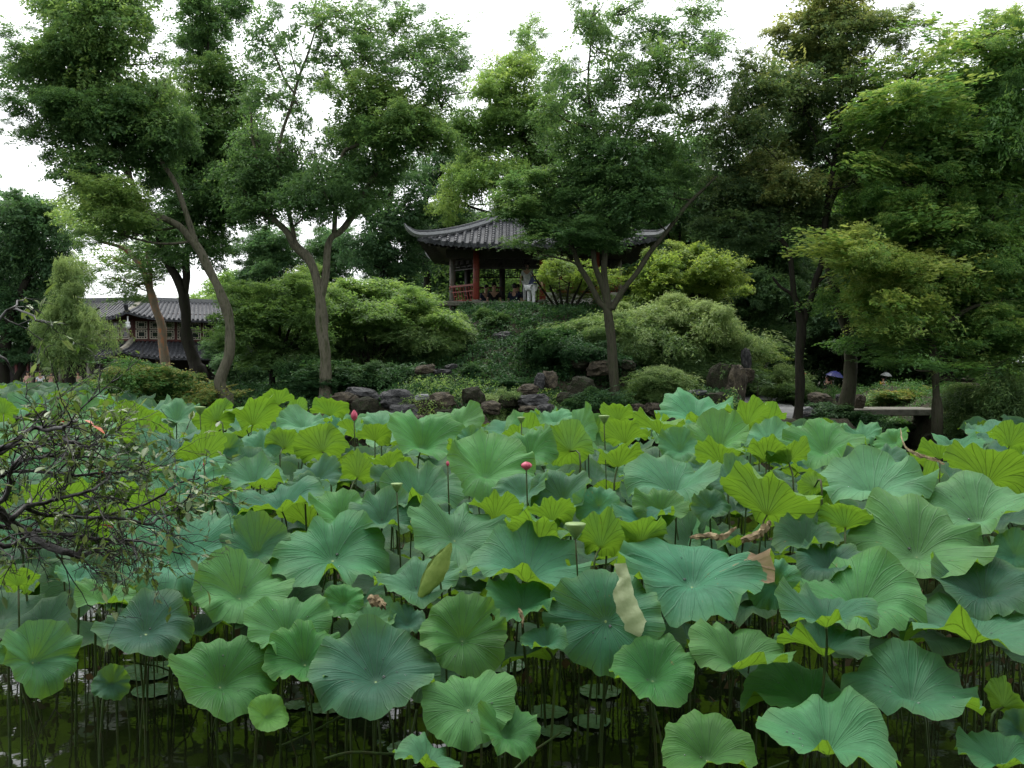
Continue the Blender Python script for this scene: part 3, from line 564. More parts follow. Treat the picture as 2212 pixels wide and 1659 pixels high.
tree('bamboo_thicket', 'feathery pale bamboo mound covering the right side of the hill', 30.5,
 stems(1480,830,.03,150,9,120,30),
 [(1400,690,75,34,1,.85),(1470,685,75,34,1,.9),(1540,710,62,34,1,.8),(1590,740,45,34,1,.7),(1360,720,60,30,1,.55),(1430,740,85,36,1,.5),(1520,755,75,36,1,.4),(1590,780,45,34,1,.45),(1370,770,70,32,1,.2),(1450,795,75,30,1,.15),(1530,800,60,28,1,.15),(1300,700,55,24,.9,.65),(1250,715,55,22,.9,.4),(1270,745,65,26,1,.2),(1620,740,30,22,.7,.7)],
 'leaf_bamboo', (.13,.026), 'bark_mid', 'bamboo', dens=2.1, droop=.9, slen=.6, sw=.4, jit=.8, nleaf=30, twigs=0, depth=1.7, thr=-.35)
tree('bamboo_thicket', 'dark low bamboo on the slope below the pavilion platform', 31.0,
 stems(900,830,.03,150,7,70,31),
 [(760,760,70,26,1,.25),(850,755,75,28,1,.2),(930,740,60,24,1,.35),(985,715,40,18,1,.5),(960,770,52,24,1,.15),(900,720,60,18,.9,.5),(700,770,42,24,.9,.15),(840,790,70,18,1,.1)],
 'leaf_bamboo', (.12,.025), 'bark_mid', 'bamboo', dens=1.9, droop=.8, slen=.55, sw=.4, jit=.8, nleaf=30, twigs=0, depth=1.3, thr=-.35)
for a in [
 ('leafy_bush', 'rounded light green bush at the foot of the hill right of the slim elm', 26.5, [(1420,840,48,26,1,.45),(1460,850,34,20,1,.4),(1380,850,36,18,.9,.3),(1430,820,45,18,1,.6),(1400,870,46,16,.9,.2)], 'leaf_bamboo', (.10,.026), 1.8),
 ('leafy_bush', 'domed bush between the gravel path and the umbrella walker', 38.0, [(1700,820,42,22,1,.6),(1728,832,24,20,1,.5),(1665,830,28,16,1,.5),(1710,848,46,14,1,.25),(1742,852,20,12,.9,.3)], 'leaf_bamboo', (.11,.03), 1.8),
 ('leafy_bush', 'low spreading bush behind the slab bridge', 33.0, [(1950,858,40,12,1,.55),(1995,848,42,15,1,.5),(1900,868,40,14,1,.4),(2040,850,35,12,1,.35),(1970,870,48,12,.9,.3)], 'leaf_vine', (.10,.03), 1.8),
 ('leafy_bush', 'dark arching bush on the rocky bank right of the bridge', 26.0, [(2140,860,62,34,1,.4),(2190,850,45,40,1,.35),(2100,900,50,32,1,.2),(2170,915,55,34,1,.12),(2080,860,38,22,.9,.3),(2120,940,52,24,.9,.08),(2200,950,40,24,.9,.1)], 'leaf_bamboo', (.11,.026), 1.8),
 ('ivy_shrub', 'ivy covered block of rock at the left end of the slab bridge', 27.6, [(1785,885,34,14,1,.35),(1760,905,26,14,1,.25),(1850,905,26,16,1,.2),(1880,925,30,14,.9,.15)], 'leaf_ivy', (.07,.05), 1.7),
 ('leafy_bush', 'shrubs hanging under the slab bridge beside the dark opening', 31.5, [(1900,920,34,16,1,.2),(1945,925,36,14,1,.15),(1990,905,30,12,.8,.15)], 'leaf_vine', (.09,.03), 1.5),
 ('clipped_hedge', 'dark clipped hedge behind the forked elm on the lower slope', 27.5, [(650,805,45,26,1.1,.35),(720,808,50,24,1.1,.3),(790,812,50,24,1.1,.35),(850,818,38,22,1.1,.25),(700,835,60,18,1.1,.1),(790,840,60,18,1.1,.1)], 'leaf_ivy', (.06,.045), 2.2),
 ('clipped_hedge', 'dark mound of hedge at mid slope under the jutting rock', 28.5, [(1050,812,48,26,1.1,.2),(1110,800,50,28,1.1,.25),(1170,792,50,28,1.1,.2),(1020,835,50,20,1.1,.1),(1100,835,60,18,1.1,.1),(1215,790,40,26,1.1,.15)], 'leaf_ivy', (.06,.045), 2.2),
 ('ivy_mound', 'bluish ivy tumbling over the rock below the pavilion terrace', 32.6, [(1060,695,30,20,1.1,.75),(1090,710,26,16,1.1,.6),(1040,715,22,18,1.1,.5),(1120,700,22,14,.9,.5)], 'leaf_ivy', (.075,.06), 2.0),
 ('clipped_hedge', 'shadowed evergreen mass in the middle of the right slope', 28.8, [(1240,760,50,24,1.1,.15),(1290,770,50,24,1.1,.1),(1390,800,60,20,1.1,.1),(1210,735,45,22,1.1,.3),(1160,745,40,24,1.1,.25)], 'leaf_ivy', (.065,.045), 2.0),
 ('leafy_bush', 'small yellowish sprigged bush among the bank rocks at the centre', 24.6, [(1010,862,22,12,.8,.8),(1060,872,26,14,.8,.7),(1075,905,32,20,1,.45),(1045,900,24,16,.9,.4),(1100,850,20,12,.7,.6)], 'leaf_bamboo', (.08,.02), 1.5),
 ('leafy_bush', 'low green plants around the foot of the slim elm', 25.2, [(1280,860,26,16,1,.3),(1300,880,30,14,1,.3),(1230,880,28,12,.9,.35),(1350,870,20,14,.9,.4)], 'leaf_ivy', (.06,.03), 1.6),
 ('vine_mound', 'sprawling mound of climbing vines beside the kinked pale trunk', 26.5, [(300,815,50,26,1,.5),(350,820,55,28,1,.45),(410,835,45,26,1,.5),(260,842,45,20,1,.4),(320,850,58,20,1,.35),(430,862,40,20,1,.6),(380,862,60,20,1,.45),(240,870,40,14,.9,.6),(280,785,30,16,.7,.35)], 'leaf_vine', (.085,.045), 2.0),
 ('leafy_bush', 'lime green sapling bush at the right tip of the bamboo mound', 36.0, [(1640,770,26,18,.9,.6),(1655,750,20,12,.7,.6),(1620,800,20,18,.8,.4)], 'leaf_lime', (.11,.055), 1.4)]:
    nm, lb, Y, bl, lf, lz, dn = a
    cx = bl[0][0]; by = max(b[1]+b[3]*.6 for b in bl)
    tree(nm, lb, Y, stems(cx, by, .03, 30, 5, by-bl[0][1], Y), bl, lf, lz, 'bark_mid', 'vine' if 'vine' in nm else 'hedge' if 'hedge' in nm else 'ivy' if 'ivy' in nm else 'bush', dens=dn, slen=.42, sw=.32, droop=.5, jit=.75, twigs=0, nleaf=28, thr=-.3)
# woods behind: two prototypes, copied; crowns share mesh data
def wood_proto(seed, leaf, h, r, label):
    rs.seed(seed); b = Vector((0, 0, 0)); root = empty('broadleaf_tree', b, label, 'tree', 'trees in the wood behind the hill')
    tk = MB(); pts = []; 
    p = Vector((0, 0, -1)); 
    for i in range(8): pts.append((p.x, p.y, p.z, .24*(1-i*.11))); p = p + Vector((rs.uniform(-.35,.35), rs.uniform(-.3,.3), h*.115))
    pp = smooth_path(pts, 3); tk.tube([Vector(q[:3]) for q in pp], [q[3] for q in pp], 8, lump=.3)
    C = []; CL = []
    for i in range(22):
        a = rs.uniform(0, 6.283); zz = rs.uniform(.28, .98); rr = r*math.sqrt(max(.1, 1-((zz-.58)/.5)**2))*rs.uniform(.35, .95)
        cen = np.array([math.cos(a)*rr, math.sin(a)*rr, zz*h]); rad = np.array([1.5, 1.5, .95])*rs.uniform(.8, 1.25)
        CL.append((cen, *rad)); P, U = blob_points(cen, rad, 40, seed=seed, thr=-.1)
        C.append(sprays(P, U, 20, 1.1, .8, .06, (.17, .10), np.full(len(P), .35) + (P[:, 2]-cen[2])*.15, .3))
        k = min(len(pp)-2, int(len(pp)*zz*.72)); s_ = Vector(pp[k][:3]); e_ = Vector(cen)
        c2 = smooth_path([(*s_, .07), (*((s_+e_)/2 + Vector((0,0,-.25))), .045), (*e_, .02)], 3)
        tk.tube([Vector(q[:3]) for q in c2], [q[3] for q in c2], 5)
    tk.build('trunk', MATS['bark_dark'], root, smooth=True)
    A = [np.concatenate([c[i] for c in C]) for i in range(6)]
    A = [x for x in A]; LEAFCOUNT[0] += len(A[0])
    A[5] = A[5] 
    cr = leaves_mesh('crown', A[0], A[1], A[2], A[3], A[4], A[5], MATS[leaf], root)
    for q in CL: add_clump(cr, (0, 0, 0), q[0], q[1], q[2], q[3], 1, .45, leaf)
    return root
protos = [wood_proto(11, 'leaf_dark', 10.5, 3.6, ''), wood_proto(23, 'leaf_camphor', 12, 3.9, ''), wood_proto(37, 'leaf_elm', 9.0, 3.9, ''), wood_proto(41, 'leaf_elm_light', 6.5, 3.2, '')]
WOOD = [ # px of the trunk, Y, prototype, scale, label
 (620,60,1,.85,'hazy pale tree far behind the forked elm, left of its trunk'),(560,70,3,1.3,'far pale tree showing above the layered shrub'),(700,55,3,.9,'low tree behind the left part of the hill'),
 (1010,50,0,.85,'dark tree directly behind the pavilion, seen under its roof at the left'),(1120,54,2,.9,'tree behind the pavilion seen between its dark rear columns'),(1230,52,1,.85,'bluish tree rising behind the right half of the pavilion roof'),
 (1370,48,2,1.05,'green tree behind the right eave of the pavilion'),(1470,46,1,1.0,'bluish tree behind the yellow green maple shrub'),(1560,50,0,1.05,'dark tree behind the right shoulder of the hill'),
 (1650,47,0,.85,'dark trunked tree left of the small patch of sky above the path'),(1700,68,2,1.2,'dark tree right of the small patch of sky above the path'),(1612,42,0,.72,'dark small tree above the tip of the bamboo mound'),
 (1740,66,0,1.25,'shaded tree behind the leaning trunk'),(1870,68,1,1.3,'dense tree behind the walker with the blue umbrella'),(1960,70,0,1.3,'dark tree behind the woman in yellow sleeves'),
 (2060,40,0,1.0,'dark tree with a bare lower trunk at the right above the bridge'),(2120,36,2,1.0,'tree with a grey trunk behind the bushes at the right'),(2230,38,1,1.1,'dense tree closing the view at the right edge'),
 (1840,60,1,1.2,'tall tree deep in the wood above the path end'),(2010,62,2,1.3,'tall tree deep in the wood above the slab bridge'),(1500,66,1,1.1,'distant tree over the right end of the hill'),(1300,68,0,1.2,'distant tree over the pavilion ridge'),
 (505,78,3,1.3,'pale green tree behind the right end of the distant hall'),(540,48,1,.55,'small bluish tree right of the distant hall'),(760,60,1,.75,'low bluish tree in the gap left of the pavilion'),(930,64,3,1.2,'far pale tree in the gap beside the left eave'),
 (-60,60,1,1.1,'dense tree behind the hall at the left edge'),(2330,44,0,1.2,'dark tree just inside the right edge of the wood')]
first = {}
for (px, Y, k, sc, lb) in WOOD:
    o = protos[k] if k not in first else copy_tree(protos[k]); first[k] = 1
    x = (px-1106)/FPX*Y; o.location = (x, Y, ground(max(-26, min(30, x)), min(Y, 62)) - .1 if px > 400 else .6); o.rotation_euler.z = rs.uniform(0, 6.28); o.scale = (sc, sc, sc*rs.uniform(.92, 1.08)); o['label'] = lb
for i, (x, y, k, sc, lb) in enumerate([(-5.5,-4.6,0,.8,'tree on the near bank behind the viewer, to the left'),(1.5,-5.4,2,.95,'tree on the near bank right behind the viewer'),(7.5,-4.8,1,.72,'tree on the near bank behind the viewer, to the right'),(-12,-6,2,.9,'tree farther left along the near bank'),(13.5,-6,0,.8,'tree farther right along the near bank')]):
    o = copy_tree(protos[k]); o.location = (x, y, .95); o.rotation_euler.z = 1.3*i; o.scale = (sc, sc, sc); o['label'] = lb; o['group'] = 'trees on the near bank'
nb = []; nf = []
for j in range(14):
    for i in range(41): yy = 1.7 - j*1.6; xx = (i-20)*1.5; nb.append((xx, yy + (.25*math.sin(xx*1.3) if j < 2 else 0), (-1.1, .75, 1.0)[j] if j < 3 else 1.0 + .1*noise.noise(Vector((xx*.5, yy*.5, 0)))))
for j in range(13):
    for i in range(40): nf.append((j*41+i, (j+1)*41+i, (j+1)*41+i+1, j*41+i+1))
me = bpy.data.meshes.new('near_bank'); me.from_pydata(nb, [], nf); me.polygons.foreach_set('use_smooth', [True]*len(nf)); tag(link('near_bank', me, None, MATS['soil']), kind='structure')
# undergrowth deep in the wood: one leafy mass nobody could count
rs.seed(5)
def mass(name, label, boxes, leaf, lsz, n, cat='undergrowth', kind='stuff'):
    Cs = []
    for (x0, x1, y0, y1, h, wgt) in boxes:
        k = int(n*wgt); x = rs.uniform(x0, x1, k); y = rs.uniform(y0, y1, k)
        gz = np.array([ground(a, b) for a, b in zip(np.clip(x, -26, 30), np.clip(y, 20, 62))])
        hh = h*np.array([.55 + .6*noise.noise(Vector((a*.3, b*.3, 1))) for a, b in zip(x, y)]).clip(.15)
        P = np.stack([x, y, gz + rs.uniform(0, 1, k)**.7*hh], 1)
        Cs.append(sprays(P, nrand(k, 3), 20, .9, .8, .08, lsz, np.full(k, .35), .3, .6))
    A = [np.concatenate([c[i] for c in Cs]) for i in range(6)]; LEAFCOUNT[0] += len(A[0])
    o = leaves_mesh(name, *A, MATS[leaf]); tag(o, label, cat, None, kind); return o
mass('undergrowth', 'dark undergrowth filling the wood under the far trees', [(-6,34,62,68,5.0,.55),(9,13,42,50,2.6,.12),(26,34,44,60,3,.13),(-18,-6,46,52,3.0,.2)], 'leaf_dark', (.20,.12), 3600)
mass('undergrowth', 'shadowy evergreen shrubbery closing the view behind the umbrella walkers', [(10,40,61.5,66,5.5,1.0)], 'leaf_dark', (.24,.15), 3000)
mass('undergrowth', 'green undergrowth behind the hilltop', [(-9,12,44,50,5.0,1.0)], 'leaf_elm_light', (.17,.10), 1500)
# ground ivy draped over the slope (uncountable)
def ivy(name, label, x0, x1, y0, y1, n, leaf, lsz, h=.22, mask=-.25, tint=.3):
    P = []
    while len(P) < n:
        x = rs.uniform(x0, x1); y = rs.uniform(y0, y1)
        if noise.noise(Vector((x*.8, y*.8, 2))) < mask: continue
        z = ground(x, y)
        if z < .25 or abs(x-path_x(y)) < 1.35: continue
        m_ = noise.noise(Vector((x*1.1, y*1.1, 11)))
        P.append((x, y, z + h*(.6 + m_)*rs.uniform(.2, 1)))
    P = np.array(P); U = nrand(len(P), 3); U[:, 1] -= .8; U[:, 2] -= .2
    A = sprays(P, U, 16, .38, .34, .05, lsz, np.full(len(P), tint), .35, .55, .2); LEAFCOUNT[0] += len(A[0])
    return tag(leaves_mesh(name, *A, MATS[leaf]), label, 'ivy', None, 'stuff')
ivy('ground_ivy', 'dark ground ivy draped over the pond side slope of the hill', -9.5, 8.5, 24.6, 34, 9000, 'leaf_ivy', (.085,.062), .30, -.6)
ivy('ground_cover', 'low leafy ground cover around the path and the bridge', 8, 22, 27, 42, 2600, 'leaf_vine', (.09,.04), .3)
# ------------------------------------------------------------------ lotus
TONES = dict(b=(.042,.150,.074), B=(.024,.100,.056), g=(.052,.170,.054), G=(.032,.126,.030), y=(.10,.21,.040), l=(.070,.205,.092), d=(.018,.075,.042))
def blade_mesh(name, Rr, cup, seed, lip=.0, wave=1.0, saddle=.10, nseg=72, nring=11, mat='lotus', funnel=.14, hole=False, notch=0):
    rg = random.Random(seed); ph = [rg.uniform(0, 6.283) for _ in range(12)]; k1 = rg.choice([7, 8, 9]); k2 = rg.choice([13, 15, 17])
    vs = [(0, 0, 0)]; uvs = [(0, 0)]; fs = []
    for i in range(1, nring+1):
        r = (i/nring)**.85
        for j in range(nseg):
            th = 2*math.pi*j/nseg
            ro = Rr*(1 + r*r*(.045*math.sin(2*th+ph[0]) + .035*math.sin(3*th+ph[1]) + .030*wave*math.sin(k1*th+ph[2]) + .024*wave*math.sin(k2*th+ph[3]) + .014*math.sin(23*th+ph[9])))
            if notch: ro *= 1 - notch*math.exp(-((((th-ph[4]+math.pi) % 6.283)-math.pi)/.10)**2)*r**3
            am = .75 + .45*math.sin(2*th+ph[6]) + .25*math.sin(5*th+ph[2])
            z = cup*1.55*r**1.1 - funnel*math.exp(-(r/.22)**2) + funnel - (.55 + .45*math.sin(th+ph[3]))*max(0, r-.62)**1.5*(.5+cup*2.4)
            z += saddle*r*r*math.cos(2*(th-ph[5])) + .11*r**2*math.cos(3*th+ph[6]) + lip*.34*r**3*math.exp(-((((th-(-math.pi/2)+math.pi) % 6.283)-math.pi)/.65)**2)
            z += wave*am*(.095*r**2.6*math.sin(k1*th+ph[7]) + 0.075*r**5*math.sin(k2*th+ph[8]) + .016*r**8*math.sin(24*th+ph[9])) + .05*r**1.6*math.sin(5*th+ph[11])
            z += .007*r*math.sin(19*th+ph[10])*(1-r*.4) + .020*r**1.5*math.sin(11*th+ph[1]+2*r) + .03*noise.noise(Vector((math.cos(th)*r*2.2+seed, math.sin(th)*r*2.2, seed*.37)))
            vs.append((math.cos(th)*r*ro, math.sin(th)*r*ro, z*Rr)); uvs.append((j/nseg, r))
    loops_uv = []
    for j in range(nseg):
        a, b = 1+j, 1+(j+1) % nseg; fs.append((0, a, b)); loops_uv += [((j+.5)/nseg, 0), (j/nseg, uvs[a][1]), ((j+1)/nseg, uvs[b][1])]
    for i in range(nring-1):
        for j in range(nseg):
            q = (1+i*nseg+j, 1+(i+1)*nseg+j, 1+(i+1)*nseg+(j+1) % nseg, 1+i*nseg+(j+1) % nseg)
            if hole and i == nring-4 and j in (5, 6, 7) : continue
            fs.append(q); loops_uv += [(j/nseg, uvs[q[0]][1]), (j/nseg, uvs[q[1]][1]), ((j+1)/nseg, uvs[q[1]][1]), ((j+1)/nseg, uvs[q[0]][1])]
    me = bpy.data.meshes.new(name); me.from_pydata(vs, [], fs)
    uv = me.uv_layers.new(name='UVMap'); uv.data.foreach_set('uv', np.array(loops_uv, np.float32).ravel())
    me.polygons.foreach_set('use_smooth', [True]*len(fs)); me.materials.append(MATS[mat]); me.update(); return me
def stalk_pts(c, n, wx, wy, zb=-.5, sag=.12):
    c = Vector(c); n = Vector(n); b = Vector((wx, wy, zb)); L_ = max(.2, (c-b).length)
    p1 = c - n*L_*sag; p2 = Vector((wx*.7 + p1.x*.3, wy*.7 + p1.y*.3, (c.z*.45+b.z*.55)))
    return [c + n*.0, p1, p2, b]
def zcan(vy):
    P = [(840,2.0),(880,1.98),(930,1.86),(1000,1.72),(1100,1.50),(1200,1.27),(1300,1.10),(1400,.92),(1500,.76),(1600,.62),(1700,.5)]
    return float(np.interp(vy, [p[0] for p in P], [p[1] for p in P]))
HERO = []
def lotus_leaf(cx, cy, w, h, kind, tone, label, roll=0, lip=0, cup=.24, dz=0, seed=None, mat='lotus', saddle=.18, wave=1.0, group=None, lean=None, hole=False, notch=0):
    seed = seed if seed is not None else int(cx*7+cy*13)
    rg = random.Random(seed)
    z = zcan(cy) + dz; z = min(z, 2.15)
    dist = (EYE - z)*FPX/max(30, (cy-HZ)); dist = min(dist, 26)
    c = W(cx, cy, dist); Rr = w*dist/FPX*.5*(1.08 if w > 130 else 1.0); cup = cup if cup < .24 and cup <= .12 else cup*1.15
    view = (c - Vector((0, 0, EYE))).normalized(); eps = math.asin(-view.z)
    asp = min(.97, max(.12, (h/w) - (.05 if kind == 'T' else .03)))
    tau = math.asin(asp) - eps if kind == 'T' else math.asin(asp) + eps
    # horizontal direction toward camera
    hv = Vector((view.x, view.y, 0)).normalized(); toc = -hv if kind == 'T' else hv
    n = Vector((0, 0, 1))*math.cos(tau) + toc*math.sin(tau); n.normalize()
    n = Matrix.Rotation(-R(roll), 3, view) @ n
    x = Vector((0, 0, 1)).cross(n) if n.z < .999 else Vector((1, 0, 0))
    # local -Y points down the picture so that the lip faces the camera
    yax = n.cross(Vector((1, 0, 0)).cross(n).cross(n)) if False else None
    down = (-hv if kind == 'T' else -hv); down = (down - n*down.dot(n)).normalized(); yl = -down; xl = yl.cross(n).normalized()
    m = Matrix((xl, yl, n)).transposed().to_4x4()
    base = Vector((c.x - n.x*.10 + rg.uniform(-.12, .12), c.y - n.y*.10 + rg.uniform(-.05, .2), 0))
    root = empty('lotus_leaf', (base.x, base.y, 0), label, 'lotus leaf', group)
    me = blade_mesh('blade', Rr, cup if kind == 'T' else cup*1.25, seed, lip, wave, saddle, mat=mat, hole=hole, notch=notch)
    bl = link('blade', me, root); KIDS.setdefault(root, []).append(bl)
    fun = Vector(n)*(-.02*Rr)
    m.translation = c - Vector((base.x, base.y, 0)) - n*(cup*.95*Rr); bl.matrix_local = m
    t = np.array(TONES[tone])*rg.uniform(.9, 1.1); bl.color = (t[0]*rg.uniform(.8, 1.2), t[1], t[2]*rg.uniform(.8, 1.15), 1)
    cc = c - n*(cup*.95*Rr)
    sp = smooth_path([tuple(p) for p in stalk_pts(cc, n, base.x, base.y)], 4)
    mb = MB((base.x, base.y, 0)); rr = .0065 + .003*rg.random(); mb.tube([Vector(p) for p in sp], [rr*(.85 + .3*i/len(sp)) for i in range(len(sp))], 6)
    mb.build('stalk', MATS['stalk'], root, smooth=True)
    # pale navel where the stalk joins
    if w > 150 and kind == 'T':
        d = MB(); d.lathe((0, 0, 0), [(.0005, .003), (.009, .004), (.011, .001), (.011, -.003)], 10); nv = d.build('leaf_navel', MATS['pod_green'], root, smooth=True); nv.matrix_local = m
    if w > 150 and kind == 'T':
        for q in range(3 if w < 200 else 6):
            rr_, an = (rg.uniform(.02, .06), rg.uniform(0, 6.28)) if q == 0 else (rg.uniform(.1, .6), rg.uniform(0, 6.28))
            vi = me.vertices[1 + int(min(8, rr_*10))*72 + int(an/6.2832*72) % 72].co
            dm = MB(); dr = (.011 if q == 0 and w > 220 else rg.uniform(.0035, .006)); dm.lathe((0,0,-dr*.3), [(dr*.7,0),(dr,dr*.5),(dr*.85,dr*1.0),(dr*.4,dr*1.35),(.0003,dr*1.42)], 8); dd = dm.build('water_drop', MATS['dew'], root, True)
            dd.matrix_local = m @ Matrix.Translation(vi)
    HERO.append((cx, cy, w, h, dist)); return root
T_, U_ = 'T', 'U'
